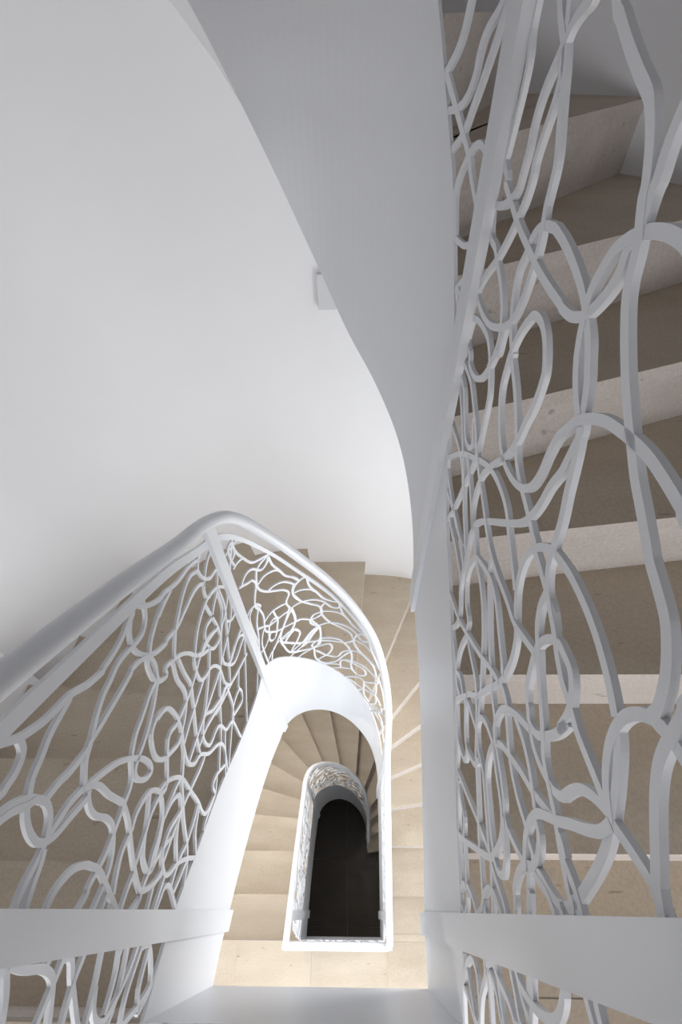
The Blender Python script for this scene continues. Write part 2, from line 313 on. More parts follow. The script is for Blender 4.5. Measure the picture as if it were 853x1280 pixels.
(0.3962,-1.2883,0.3551,-1.3001,0.3005,-1.2622,0.2756,-1.2542,0.2726,-1.2547),
(0.1591,-1.1148,0.1821,-1.1384,0.2134,-1.1704,0.1502,-1.1796),
(0.2057,-0.9665,0.2295,-0.9733,0.2568,-0.9728),
(0.131,-0.6258,0.0953,-0.6303,0.0706,-0.6481,0.0493,-0.6595),
(0.0947,-0.6342,0.0927,-0.646,0.0887,-0.6697,0.0873,-0.7016,0.0814,-0.7257,0.0699,-0.7406,0.0362,-0.7602),
(0.1343,-0.7489,0.0924,-0.7466,0.0667,-0.7385,0.0402,-0.7292),
(0.0918,-0.7477,0.092,-0.7687,0.069,-0.7915,0.0253,-0.8439,0.0218,-0.8615),
(0.1551,-0.8207,0.0951,-0.8015,0.0653,-0.7919,0.0318,-0.794),
(0.1452,-0.8459,0.0923,-0.8568,0.061,-0.8632,0.0226,-0.8642),
(0.0588,-0.8651,0.0317,-0.8819,0.0215,-0.9179,0.0463,-0.957,0.0905,-0.9891,0.1649,-0.9988),
(0.1262,-0.9085,0.0915,-0.9181,0.0643,-0.9256,0.0272,-0.9201),
(0.1291,-0.9383,0.0923,-0.9512,0.0487,-0.9549,0.0128,-0.9397),
(0.1839,-1.048,0.0896,-1.0092,0.0389,-0.9884,0.0061,-0.9917),
(0.0903,-1.0107,0.0904,-1.0497,0.0463,-1.0928,0.0228,-1.0568,0.0061,-0.9917),
(0.0882,-1.048,0.0827,-1.0456,0.0434,-1.0391,0.0182,-1.0559),
(0.0885,-1.1259,0.043,-1.101,0.015,-1.0634,0.016,-1.0575)]
CURVE_BARS=[(0.8943,-0.9651,0.8915,-0.9598,0.8838,-0.9547,0.8687,-0.9654,0.8668,-1.0065,0.8701,-1.0245,0.8745,-1.0481),
(0.8937,-0.9666,0.8891,-1.0043,0.8691,-1.0141),
(0.8882,-0.9596,0.8893,-0.9655,0.897,-1.0096,0.9138,-1.0578,0.9386,-1.1119,0.9676,-1.1301,0.9899,-1.1356,1.0006,-1.1385,1.0036,-1.1438),
(0.9099,-1.0553,0.8877,-1.048,0.8647,-1.0496),
(1.003,-1.1458,0.9901,-1.1743,0.9642,-1.1829,0.9349,-1.1426,0.9041,-1.1333,0.868,-1.1542),
(0.9994,-1.1402,0.9919,-1.1452,0.9664,-1.1541,0.9471,-1.1732,0.9354,-1.229,0.9397,-1.269,0.9663,-1.3157,0.9991,-1.3489,1.031,-1.3793,1.0459,-1.4158,1.0274,-1.4644,1.0409,-1.5204),
(0.8602,-1.1423,0.9007,-1.1756,0.9221,-1.1891,0.9319,-1.2242,0.9146,-1.2687,0.901,-1.3142,0.9089,-1.3455),
(0.9379,-1.2359,0.9436,-1.234,0.9721,-1.2244,1.0102,-1.2347,1.0296,-1.2557,1.0459,-1.2985,1.0748,-1.3326,1.0932,-1.363),
(1.0026,-1.148,1.0088,-1.198,1.03,-1.2532),
(0.9663,-1.3157,1.0008,-1.3142,1.0379,-1.3301,1.0703,-1.3722,1.0721,-1.3746),
(1.0926,-1.3688,1.0696,-1.378,1.0601,-1.4282,1.0803,-1.4915),
(1.1255,-1.3499,1.0924,-1.3632,1.0668,-1.3955,1.0613,-1.4433,1.0859,-1.5035,1.1206,-1.5463,1.1562,-1.5827,1.1602,-1.6447,1.1882,-1.714,1.235,-1.7602,1.2762,-1.795,1.2888,-1.8407),
(1.0678,-1.3223,1.089,-1.3611),
(1.1208,-1.3572,1.1211,-1.3602,1.1269,-1.4194,1.1518,-1.475,1.1747,-1.5217,1.2069,-1.545,1.2292,-1.5495,1.2361,-1.5699,1.2278,-1.5939,1.2014,-1.589,1.1802,-1.5583),
(1.0669,-1.428,1.0934,-1.4273,1.1287,-1.4431,1.1452,-1.4661),
(1.0444,-1.5176,1.0774,-1.5111,1.1155,-1.5151,1.1519,-1.5305,1.1804,-1.5547),
(1.1804,-1.5547,1.1618,-1.5842,1.1607,-1.6371,1.1396,-1.6612,1.1192,-1.6671,1.1135,-1.6688),
(1.2344,-1.5629,1.2461,-1.6349,1.2692,-1.6808,1.2937,-1.7238,1.3469,-1.7576,1.3526,-1.7595),
(1.1624,-1.6225,1.1654,-1.6228,1.2037,-1.6268,1.2419,-1.6439,1.2692,-1.6808),
(1.0304,-1.6302,1.065,-1.6307,1.1109,-1.6702,1.1247,-1.7025,1.1423,-1.7443,1.1457,-1.8243,1.1367,-1.9037,1.1295,-1.9092),
(1.1613,-1.6257,1.1297,-1.6332,1.1109,-1.6702,1.1124,-1.7036,1.1346,-1.7366),
(1.1343,-1.7407,1.0973,-1.7868,1.0652,-1.8483),
(1.1418,-1.7526,1.1136,-1.7983,1.0777,-1.8608,1.0516,-1.8675),
(1.1428,-1.7361,1.1839,-1.7218,1.2278,-1.7281,1.2683,-1.7474,1.3065,-1.7827,1.3125,-1.7824),
(1.0444,-1.5176,1.0516,-1.5986,1.0412,-1.6503,1.0232,-1.6863,1.0235,-1.6953),
(1.0242,-1.679,1.045,-1.6949,1.0577,-1.7421,1.0386,-1.791,1.0151,-1.8242,0.9996,-1.8463),
(1.0107,-1.7816,1.0744,-1.848,1.1384,-1.8759,1.1805,-1.8892,1.2444,-1.9014,1.2842,-1.8667,1.3065,-1.7913,1.3068,-1.7853),
(1.1395,-1.8578,1.1817,-1.8614,1.2234,-1.8789,1.2485,-1.9094,1.2744,-1.9647,1.2829,-2.0518,1.2775,-2.1322,1.2869,-2.194,1.3175,-2.2241,1.3545,-2.1773,1.3482,-2.128,1.3119,-2.114,1.2826,-2.1063,1.2448,-2.0964),
(1.1463,-1.7457,1.1457,-1.8241,1.1276,-1.9082,1.1044,-1.9216,1.1023,-1.8911,1.1347,-1.8648,1.1394,-1.861),
(1.0013,-1.8509,1.0626,-1.827,1.1027,-1.7731,1.1344,-1.7405),
(0.9883,-1.8851,0.997,-1.8826,1.0492,-1.8679,1.0953,-1.8117,1.1338,-1.7487,1.1331,-1.7458),
(1.0133,-1.8783,1.0679,-1.9177,1.1037,-1.9309),
(1.0223,-1.9443,1.0312,-1.9429,1.1037,-1.9309,1.144,-1.9262,1.179,-1.9224,1.1901,-1.9679,1.1699,-2.0258,1.127,-2.0599,1.12,-2.0655),
(1.1071,-1.9315,1.1073,-1.9435,1.1092,-2.0475,1.1466,-2.1253,1.2027,-2.1152,1.2365,-2.0549,1.2742,-1.9849),
(1.1102,-1.9697,1.119,-1.9717,1.1603,-2.0387,1.2091,-2.0606,1.2377,-2.0024,1.2744,-1.9697,1.321,-1.9568,1.3612,-1.9808,1.3905,-2.0003,1.391,-2.0032),
(1.1402,-2.135,1.146,-2.1363,1.2202,-2.1524,1.2232,-2.1531),
(1.178,-2.1997,1.1809,-2.1992,1.282,-2.1804),
(1.224,-2.1892,1.2242,-2.1802,1.226,-2.112,1.2497,-2.0874,1.2827,-2.0842,1.3319,-2.0813,1.3941,-2.1037,1.4139,-2.1108),
(1.2887,-1.859,1.3021,-1.915,1.3307,-1.9568,1.3898,-1.9805,1.4315,-1.9755),
(1.2902,-1.8511,1.3111,-1.8506,1.3486,-1.8498,1.3865,-1.8853),
(1.306,-1.802,1.311,-1.8053,1.3386,-1.824,1.3716,-1.7897),
(1.2415,-2.3065,1.2514,-2.2999,1.3172,-2.2559,1.3612,-2.2569,1.4167,-2.1695),
(1.2519,-2.3202,1.2713,-2.3282,1.309,-2.3564,1.3401,-2.3704,1.3456,-2.3728),
(1.3135,-2.4262,1.3493,-2.3677),
(1.3476,-2.2574,1.3482,-2.2963,1.3504,-2.4425,1.3816,-2.5033,1.4029,-2.4957,1.4287,-2.4269,1.4244,-2.3366,1.3779,-2.3639,1.3491,-2.3722),
(1.411,-2.0426,1.425,-2.2314,1.4231,-2.3075,1.4226,-2.3255),
(1.3092,-1.7834,1.315,-1.7819,1.3364,-1.7618,1.3671,-1.7833),
(1.3513,-1.9705,1.4003,-2.0154,1.4311,-2.1378,1.4217,-2.1531),
(0.9032,-1.3069,0.9098,-1.3422,0.9239,-1.3512,0.911,-1.3189,0.904,-1.3132),
(0.8996,-1.3099,0.8967,-1.3089,0.8682,-1.2986,0.8519,-1.3013),
(0.8847,-1.3079,0.8549,-1.3383,0.8588,-1.5122),
(0.9109,-1.3459,0.9047,-1.3596,0.8827,-1.4084,0.87,-1.4842,0.8472,-1.5605,0.8463,-1.5815),
(0.913,-1.3455,0.9152,-1.3633,0.9222,-1.4209,0.9121,-1.4811,0.9138,-1.5208,0.9553,-1.5905,1.0009,-1.6182,1.0445,-1.631,1.0666,-1.637),
(0.9186,-1.4566,0.9629,-1.4482,1.019,-1.4639,1.0248,-1.4655),
(0.8799,-1.4427,0.9079,-1.4739,0.9484,-1.5191,1.0316,-1.5268),
(0.9843,-1.5208,0.9709,-1.5088,0.9581,-1.4974,0.9327,-1.5159,0.9198,-1.5695,0.9216,-1.6125,0.9493,-1.6204,0.9766,-1.5314,0.973,-1.4974,0.9683,-1.4526),
(1.0356,-1.5087,1.0333,-1.5142,0.9999,-1.5934,0.9367,-1.6812,0.9091,-1.6891,0.8744,-1.6989),
(1.0407,-1.5219,1.0486,-1.5965,1.0373,-1.6549,0.9842,-1.7264),
(0.9108,-1.4861,0.8909,-1.5092,0.8722,-1.5651,0.873,-1.7196),
(0.9379,-1.5634,0.9254,-1.5716,0.8845,-1.5981,0.8466,-1.5836,0.7296,-1.6379),
(1.0388,-1.5293,1.0345,-1.5372,0.969,-1.6604,0.9743,-1.7546,0.9935,-1.8402,1.0391,-1.8954),
(1.0084,-1.6917,0.9844,-1.6926,0.9685,-1.6932,0.9831,-1.7334,1.0463,-1.8287),
(1.0173,-1.6774,0.9814,-1.6796,0.9238,-1.6831,0.8936,-1.7463),
(1.0378,-1.6881,1.0071,-1.7082,0.9831,-1.7334),
(1.0573,-1.7259,1.0378,-1.6881)]
CURVE_END_BARS=[(1.3488,-2.3006,1.3575,-2.3031,1.4126,-2.3189,1.4488,-2.346,1.4785,-2.382,1.4761,-2.4467,1.419,-2.4722,1.4135,-2.4746),
(1.4197,-2.0835,1.4338,-2.0886,1.4765,-2.1842,1.5046,-2.3206,1.4709,-2.3703),
(1.3887,-2.5031,1.4036,-2.5178,1.4594,-2.5166,1.5011,-2.5468,1.5151,-2.6417),
(1.4052,-2.6196,1.4464,-2.5262,1.4968,-2.4118,1.5913,-2.2914),
(1.3789,-2.5604,1.4635,-2.5807,1.4961,-2.5885,1.5272,-2.6915,1.5649,-2.7439),
(1.3667,-1.7696,1.3773,-1.8578,1.4058,-1.9235,1.4326,-1.9745,1.4556,-1.9813)]
CURVE_TOP_BARS=[(1.4824,-2.754,1.4762,-2.7837,1.4673,-2.8024,1.4566,-2.8158,1.454,-2.8226,1.4766,-2.8494,1.5004,-2.875,1.5221,-2.895,1.5358,-2.9138,1.5618,-2.9379,1.5764,-2.9478),
(1.5523,-2.7543,1.5395,-2.7683,1.5204,-2.7836,1.5115,-2.8014,1.5088,-2.8202,1.499,-2.8393,1.4835,-2.8517,1.4631,-2.8562),
(1.5558,-2.7604,1.5454,-2.7835,1.5338,-2.8067,1.5244,-2.8258,1.5125,-2.8493,1.5004,-2.875,1.4845,-2.8908,1.4764,-2.8982),
(1.5942,-2.8893,1.565,-2.884,1.5444,-2.8798,1.5273,-2.8881,1.5143,-2.9057,1.5049,-2.9237,1.5023,-2.9403,1.5062,-2.9592,1.5157,-2.9891),
(1.5143,-2.9914,1.5438,-2.9938,1.5677,-2.9849,1.6021,-2.9718),
(1.5669,-3.0294,1.5459,-3.0499,1.535,-3.0652)]
RIGHT_BARS=[(1.783,-2.7296,1.826,-2.767,1.8411,-2.7747,1.8634,-2.785,1.8896,-2.7958,1.9092,-2.8032,1.9191,-2.8098,1.929,-2.8189,1.9366,-2.8277,1.9441,-2.8381,1.9461,-2.8437,1.9514,-2.8513,1.9569,-2.8583,1.9617,-2.8655,1.965,-2.8735,1.9684,-2.8825,1.9754,-2.8931,1.9882,-2.9061,2.0036,-2.9198,2.015,-2.9289,2.0305,-2.9402,2.0424,-2.9482,2.0605,-2.9601,2.0789,-2.9695,2.0966,-2.9786,2.106,-2.9838,2.1234,-2.9896,2.1378,-2.9956,2.1493,-3.0046,2.1581,-3.0136,2.1651,-3.0233,2.1715,-3.0358,2.1721,-3.0398,2.1725,-3.0436),
(1.9566,-2.7601,1.9507,-2.7986,1.9498,-2.8043,1.9495,-2.8131,1.9502,-2.8229,1.953,-2.8336,1.9528,-2.8401,1.9542,-2.8484,1.9565,-2.8561,1.956,-2.8613),
(1.9557,-2.861,1.9665,-2.8563,1.9807,-2.8527,1.9928,-2.8516,2.0014,-2.8519,2.0126,-2.8518,2.0648,-2.838),
(1.9557,-2.861,1.947,-2.8668,1.9368,-2.8768,1.9311,-2.8907,1.9282,-2.9037,1.9304,-2.9154,1.9331,-2.9208),
(1.9554,-2.8626,1.9517,-2.8712,1.9532,-2.881,1.9503,-2.894,1.9441,-2.9054,1.9358,-2.9163,1.9278,-2.9231,1.9117,-2.9299,1.8922,-2.932,1.8862,-2.9309,1.8573,-2.9304,1.8233,-2.9281,1.7883,-2.9232,1.7419,-2.916,1.7001,-2.9054,1.6636,-2.896,1.6642,-2.8901,1.644,-2.8807,1.6447,-2.8715,1.6494,-2.8511,1.6547,-2.8223,1.6546,-2.8015,1.6446,-2.7824,1.6449,-2.764,1.6445,-2.757,1.6418,-2.7091),
(1.9299,-2.9178,1.9133,-2.9096,1.8885,-2.9017,1.861,-2.8957,1.8347,-2.8926,1.8263,-2.8933,1.8083,-2.8966,1.7933,-2.9042,1.7841,-2.9143,1.7784,-2.929,1.7701,-2.9484,1.7747,-2.9704,1.7864,-2.9889,1.8023,-3.0059,1.8168,-3.0135,1.8197,-3.0194,1.8492,-3.0353,1.881,-3.0597,1.9036,-3.0811,1.9267,-3.0915,1.9554,-3.0968,1.9833,-3.1028,1.9847,-3.1041,1.9995,-3.1061),
(1.6824,-2.7412,1.7056,-2.7603,1.7212,-2.7732,1.7378,-2.7835,1.7498,-2.7914,1.7608,-2.8034,1.7702,-2.8174,1.7824,-2.8342,1.7959,-2.8542,1.7986,-2.8732,1.7995,-2.8842,1.8039,-2.8966,1.8087,-2.9142,1.8074,-2.9364,1.8032,-2.9631,1.7896,-2.9907,1.7619,-3.0105,1.7228,-3.0263,1.6868,-3.0306,1.6492,-3.0274,1.6393,-3.0178,1.66,-2.9914,1.6904,-2.9639,1.7131,-2.9368,1.7295,-2.9127,1.7408,-2.8934,1.7448,-2.8747,1.743,-2.8613,1.7488,-2.8405,1.755,-2.8224,1.7563,-2.8089,1.7513,-2.7972,1.7459,-2.79),
(1.707,-2.7586,1.7279,-2.7608,1.7376,-2.7732,1.7438,-2.785),
(1.795,-2.7272,1.7845,-2.7616,1.7676,-2.7704,1.7554,-2.777,1.7492,-2.7841,1.7479,-2.7868),
(1.7437,-2.7883,1.7348,-2.7996,1.724,-2.813,1.7164,-2.8272,1.7137,-2.8429,1.7154,-2.8591,1.7124,-2.877,1.7088,-2.893,1.6884,-2.9068,1.6639,-2.9168,1.6246,-2.924,1.5627,-2.9353),
(1.6261,-2.9255,1.6456,-2.9521,1.6745,-2.9562,1.6904,-2.9639,1.7215,-2.9754,1.7449,-2.9908,1.7582,-3.007,1.7642,-3.0235,1.7603,-3.0463,1.7492,-3.0686),
(1.775,-3.0017,1.7752,-3.0197,1.7754,-3.0342,1.7671,-3.0412,1.7565,-3.0629,1.7354,-3.0914,1.7055,-3.1073,1.6732,-3.1088,1.659,-3.0972,1.6397,-3.0935,1.5474,-3.0503),
(1.6282,-3.1376,1.6378,-3.0632,1.6564,-3.0494,1.6853,-3.043,1.7211,-3.0415,1.7442,-3.0511,1.7513,-3.0579,1.7631,-3.0693,1.7778,-3.0876,1.7835,-3.1103,1.7868,-3.1363,1.7903,-3.1638,1.7868,-3.1969,1.7703,-3.2581,1.7526,-3.3255,1.7344,-3.3732,1.7333,-3.376),
(2.1757,-2.9203,2.1151,-2.9463,2.1001,-2.9449,2.0825,-2.9437,2.0643,-2.9434,2.0487,-2.9453,2.0298,-2.95,2.0116,-2.9559,1.9964,-2.9646,1.9804,-2.9784,1.9691,-2.9971,1.9638,-3.0074,1.9608,-3.0279,1.9606,-3.0532,1.954,-3.0751,1.9385,-3.0916,1.9143,-3.1033,1.8855,-3.1079,1.8626,-3.1033,1.835,-3.084,1.8147,-3.0575,1.8119,-3.031,1.8128,-3.014,1.8202,-2.9904,1.833,-2.9705,1.8445,-2.9595,1.8629,-2.9566,1.881,-2.963,1.8991,-2.9801,1.9035,-2.9927,1.9038,-3.018,1.8984,-3.0428,1.8934,-3.0715,1.8795,-3.1022,1.851,-3.1414,1.8316,-3.1749,1.826,-3.2085,1.8309,-3.2397,1.8498,-3.2636),
(1.9326,-2.9232,1.9356,-2.932,1.9421,-2.9441,1.9454,-2.9487,1.9544,-2.9587,1.9678,-2.9697,1.9797,-2.9762),
(1.9357,-2.9218,1.9497,-2.9306,1.9622,-2.9437,1.9684,-2.9501,1.9756,-2.9605,1.9825,-2.9728,1.9896,-2.984,1.989,-2.9991,1.9883,-3.0186,1.9875,-3.026,1.9817,-3.0475,1.9794,-3.071,1.9739,-3.0939,1.9617,-3.1192,1.9296,-3.1568,1.8923,-3.1977,1.8626,-3.2338,1.8508,-3.259,1.8489,-3.2854,1.8537,-3.302,1.8607,-3.3464,1.8721,-3.3844,1.8973,-3.4161,1.9013,-3.4489,1.8897,-3.4845),
(1.9864,-2.9795,1.9944,-2.9931,2.0018,-3.011,2.0086,-3.0291,2.0177,-3.0498,2.0236,-3.0702,2.0273,-3.0806,2.0322,-3.0959,2.0443,-3.1107,2.0583,-3.1176,2.0752,-3.1236,2.0865,-3.1285),
(2.0845,-3.1285,2.0958,-3.1345,2.1162,-3.1406,2.133,-3.1406,2.1528,-3.1429,2.17,-3.1408,2.19,-3.1372,2.2045,-3.1355,2.2124,-3.1333,2.2158,-3.1319,2.2284,-3.122,2.239,-3.1143,2.246,-3.1099,2.247,-3.1109,2.2529,-3.1103,2.2583,-3.1119,2.2617,-3.1134),
(2.1612,-3.0833,2.1584,-3.0819,2.1385,-3.0741,2.1131,-3.0682,2.0876,-3.0667,2.0575,-3.0699,2.0322,-3.0783,2.0255,-3.0808,2.0126,-3.0935,2.0031,-3.1071,1.9949,-3.129,1.9966,-3.1551,2.0067,-3.1792,2.0253,-3.1998,2.0416,-3.2153,2.052,-3.2406,2.0563,-3.2709,2.0554,-3.3023,2.0424,-3.3597,2.0328,-3.4087,2.0157,-3.4478,2.0102,-3.4794),
(2.0134,-3.4637,1.9997,-3.5094,1.9958,-3.5418,2.0134,-3.5622,2.0194,-3.5625),
(1.6491,-3.3064,1.6973,-3.2559,1.7411,-3.2167,1.7894,-3.1834,1.8315,-3.1566,1.8619,-3.1438,1.8955,-3.1383,1.9235,-3.1408,1.9462,-3.1526,1.9676,-3.1633,1.9927,-3.1749,2.0049,-3.1822),
(1.6179,-3.1335,1.6333,-3.1241,1.692,-3.1214,1.7296,-3.1361,1.7612,-3.1509,1.7933,-3.1718,1.827,-3.1875,1.8608,-3.1983,1.8979,-3.2117,1.9268,-3.2183,1.9615,-3.2161,1.9982,-3.2088,2.0277,-3.2051,2.0538,-3.1901,2.0741,-3.1765),
(2.0754,-3.1802,2.0732,-3.1594,2.0787,-3.1389,2.0888,-3.125,2.1016,-3.1215,2.1132,-3.1204,2.1249,-3.1271,2.1352,-3.141,2.1396,-3.1537,2.1427,-3.1746,2.1438,-3.155,2.144,-3.1806,2.1398,-3.2048,2.132,-3.2265,2.1186,-3.2358,2.1065,-3.2295,2.1044,-3.2301,2.0912,-3.2177,2.0809,-3.1951,2.0754,-3.1802),
(2.0047,-3.1109,2.0238,-3.1128,2.0446,-3.1151,2.0617,-3.1168,2.0707,-3.1213,2.0799,-3.1253),
(2.0464,-3.1147,2.0487,-3.1342,2.0576,-3.1516,2.0699,-3.1632,2.0768,-3.1674,2.0958,-3.1831,2.118,-3.1972,2.1365,-3.2103,2.152,-3.2227,2.1688,-3.2279,2.1821,-3.2302,2.195,-3.2324,2.2061,-3.237,2.2209,-3.2416,2.2354,-3.2444,2.2462,-3.2467,2.2507,-3.2443,2.2614,-3.2526,2.2971,-3.2683),
(2.1218,-3.2389,2.1384,-3.2422,2.156,-3.2377,2.1711,-3.228,2.1807,-3.2189,2.1862,-3.2054,2.1858,-3.2041,2.1853,-3.1829,2.1877,-3.1662,2.1939,-3.1517,2.2031,-3.1392,2.2106,-3.134),
(2.2128,-3.1361,2.2149,-3.1553,2.211,-3.179,2.2047,-3.2045,2.1997,-3.2291,2.1926,-3.2545,2.1879,-3.2769,2.1915,-3.3049,2.2024,-3.3283,2.2203,-3.3469,2.2272,-3.3492),
(2.1902,-3.2863,2.202,-3.2856,2.2134,-3.2964,2.2223,-3.3142,2.2255,-3.3371),
(2.2141,-3.1396,2.2233,-3.1555,2.2325,-3.177,2.2412,-3.2029,2.2492,-3.2299,2.2543,-3.2577,2.2542,-3.2756,2.2549,-3.2592,2.252,-3.2783,2.2438,-3.2944,2.2318,-3.3092,2.224,-3.3306,2.2191,-3.3523,2.2067,-3.3693,2.1905,-3.3855,2.1897,-3.3881,2.1725,-3.3903,2.1581,-3.3786,2.1338,-3.3699,2.1105,-3.3665,2.1075,-3.3661),
(2.2074,-3.2345,2.2214,-3.2349,2.2231,-3.2391,2.2386,-3.2329,2.2465,-3.2306,2.2586,-3.2311,2.262,-3.2327,2.2971,-3.2498),
(2.2209,-3.3432,2.2251,-3.375,2.2375,-3.4047,2.2509,-3.4144,2.2654,-3.4281,2.3001,-3.4612),
(2.2234,-3.3403,2.2423,-3.3582,2.2647,-3.3794,2.3213,-3.433),
(2.2284,-3.3231,2.2335,-3.32,2.2436,-3.3026,2.2538,-3.2956,2.2625,-3.2959,2.3013,-3.3187),
(2.0591,-3.2948,2.0741,-3.2913,2.0866,-3.2931,2.09,-3.2997,2.1089,-3.311,2.1262,-3.321,2.1456,-3.3266,2.1679,-3.3265,2.1909,-3.3201,2.2031,-3.321,2.2152,-3.3173,2.221,-3.3155),
(2.1043,-3.3645,2.0887,-3.3535,2.0822,-3.3242,2.0854,-3.2987,2.1012,-3.269,2.116,-3.2491,2.1262,-3.238),
(2.1018,-3.2731,2.1047,-3.2723,2.1282,-3.2661,2.1522,-3.2677,2.17,-3.2745,2.1838,-3.2803),
(2.1962,-3.2394,2.185,-3.256,2.1682,-3.2778,2.1488,-3.2968,2.1293,-3.3206,2.1118,-3.3451,2.1032,-3.3754,2.1086,-3.4101,2.1253,-3.4368,2.1513,-3.4512,2.177,-3.4629,2.2036,-3.4718),
(2.1046,-3.3767,2.1306,-3.3857,2.1605,-3.3917,2.1809,-3.404,2.1955,-3.4289,2.205,-3.4731,2.2047,-3.4982,2.1893,-3.571,2.1713,-3.6499,2.1576,-3.6858),
(2.1027,-3.3752,2.0974,-3.378,2.0743,-3.3905,2.0596,-3.4143,2.064,-3.439,2.0892,-3.453,2.1173,-3.4505,2.1568,-3.4699,2.1872,-3.4857,2.2039,-3.4887,2.2134,-3.4894,2.2297,-3.4807,2.2465,-3.4667,2.2658,-3.4607,2.3048,-3.4588),
(2.1735,-3.3934,2.1948,-3.4066,2.213,-3.4205,2.2254,-3.4394,2.2216,-3.4614,2.2127,-3.4684,2.2072,-3.4708),
(2.0345,-3.4104,2.041,-3.4166,2.064,-3.439,2.0861,-3.4656,2.1104,-3.4839,2.1507,-3.5125,2.1821,-3.5377,2.2138,-3.5534,2.24,-3.5689,2.2429,-3.5697),
(2.0151,-3.4716,2.0302,-3.4618,2.0659,-3.4461),
(2.013,-3.4789,2.0208,-3.4834,2.0445,-3.5065,2.0708,-3.5196,2.0998,-3.4896,2.1015,-3.4649,2.1023,-3.4529),
(1.9982,-3.5442,2.0275,-3.5655,2.0539,-3.5696,2.0795,-3.5536,2.0797,-3.5345,2.0691,-3.5179),
(2.0831,-3.6171,2.1222,-3.5759,2.1603,-3.5322,2.1903,-3.5023,2.2073,-3.4835),
(2.0439,-3.5697,2.0564,-3.5865,2.0771,-3.6142,2.1145,-3.6219,2.1456,-3.6181,2.1683,-3.6403,2.199,-3.6573,2.2256,-3.6704,2.23,-3.6623,2.2441,-3.6407,2.2619,-3.6253,2.2682,-3.6261,2.3039,-3.6219),
(2.0942,-3.6163,2.1304,-3.6547,2.1583,-3.6792,2.1962,-3.7018,2.2223,-3.7134,2.2278,-3.7158),
(2.2619,-3.6253,2.2541,-3.5873,2.2407,-3.56,2.2354,-3.5277,2.2389,-3.5056,2.2489,-3.4913,2.2648,-3.477,2.2653,-3.462),
(2.2089,-3.4893,2.2316,-3.5069,2.2472,-3.5177,2.2668,-3.5324,2.3101,-3.5648),
(2.2436,-3.5629,2.2556,-3.5698,2.2659,-3.5659,2.3024,-3.5522),
(2.2334,-3.7383,2.2245,-3.6952,2.2348,-3.6794,2.2521,-3.6963,2.2609,-3.7241,2.2483,-3.7388,2.2336,-3.7314),
(1.9461,-3.3919,1.9417,-3.4526,1.9538,-3.5006,1.9777,-3.5166,1.9979,-3.5077),
(1.836,-3.4565,1.9018,-3.4276,1.9477,-3.3935,1.9964,-3.3531,2.0287,-3.3204,2.0534,-3.3004),
(1.8889,-3.2746,1.8796,-3.3153,1.8843,-3.344,1.9089,-3.368,1.9351,-3.3753,1.944,-3.396,1.9779,-3.3993,2.0114,-3.3986,2.0312,-3.4072),
(1.8563,-3.2536,1.8897,-3.2754,1.924,-3.2832,1.9515,-3.2952,1.9821,-3.3201,2.0024,-3.3444,2.0364,-3.3869,2.0582,-3.423),
(1.8897,-3.2754,1.9226,-3.2534,1.9541,-3.2404,1.9819,-3.2432,2.0132,-3.2581,2.0434,-3.2725,2.0548,-3.2834),
(1.9309,-3.2222,1.9433,-3.2467,1.9736,-3.2759,2.0095,-3.3062,2.0327,-3.3201,2.0544,-3.3367,2.0815,-3.3466,2.103,-3.3632),
(1.7657,-3.3622,1.8256,-3.3672,1.86,-3.3726,1.8781,-3.3973),
(1.7904,-3.3326,1.8315,-3.3311,1.8591,-3.3448),
(1.8926,-3.4873,1.9345,-3.4969,1.9574,-3.5041,1.9768,-3.4869,2.0068,-3.4891),
(1.9058,-3.5003,1.9578,-3.5354),
(1.5435,-3.0538,1.6162,-3.1337,1.6679,-3.1516,1.7039,-3.1805,1.7334,-3.1969,1.7578,-3.191,1.764,-3.1748,1.7459,-3.1573,1.7459,-3.1453),
(1.6313,-3.2409,1.6492,-3.2392,1.698,-3.2348,1.7386,-3.2402,1.7587,-3.2532,1.7688,-3.2598),
(1.6398,-3.1439,1.6444,-3.1613,1.6927,-3.1887,1.7292,-3.2179,1.7654,-3.2468,1.7983,-3.2789,1.8402,-3.3072,1.8551,-3.3173),
(1.6529,-3.3102,1.7031,-3.3251,1.7489,-3.3296,1.8016,-3.3293,1.8259,-3.3256,1.8307,-3.3292),
(1.7586,-3.2058,1.7639,-3.2086,1.7904,-3.2227,1.8194,-3.2396,1.8498,-3.2636),
(1.7406,-3.3621,1.7707,-3.367,1.7804,-3.3686,1.7861,-3.3666),
(1.6744,-3.3498,1.7469,-3.3355,1.7794,-3.3367,1.7875,-3.3326),
(2.2642,-3.2978,2.2998,-3.3138,2.3127,-3.3242,2.3248,-3.3486,2.3288,-3.3744,2.3277,-3.4043,2.322,-3.4336,2.3126,-3.458,2.3017,-3.4627,2.266,-3.4783),
(2.2411,-3.3533,2.3009,-3.4033,2.3239,-3.4225,2.3408,-3.4411),
(2.2609,-3.4817,2.3023,-3.4888,2.324,-3.487,2.3463,-3.4843,2.3808,-3.4389),
(2.3107,-3.6087,2.3039,-3.5764,2.3203,-3.5521,2.3331,-3.5215,2.3489,-3.5045,2.348,-3.4866),
(2.3052,-3.62,2.3115,-3.6098,2.328,-3.583,2.3475,-3.5781,2.3587,-3.5813),
(2.2603,-3.6055,2.3053,-3.6223,2.3211,-3.6282,2.3452,-3.6803,2.3764,-3.7204,2.3726,-3.7472),
(2.3422,-3.8169,2.3182,-3.7607,2.3107,-3.7169,2.32,-3.6922,2.3395,-3.6951,2.3621,-3.7067,2.3756,-3.7146),
(2.3459,-3.8205,2.36,-3.7828,2.3793,-3.7551,2.3782,-3.7492),
(2.321,-3.7649,2.3265,-3.7625,2.3522,-3.7514,2.3769,-3.7473),
(2.3054,-3.7869,2.3114,-3.7868,2.3422,-3.8169,2.3933,-3.8533,2.3959,-3.8587),
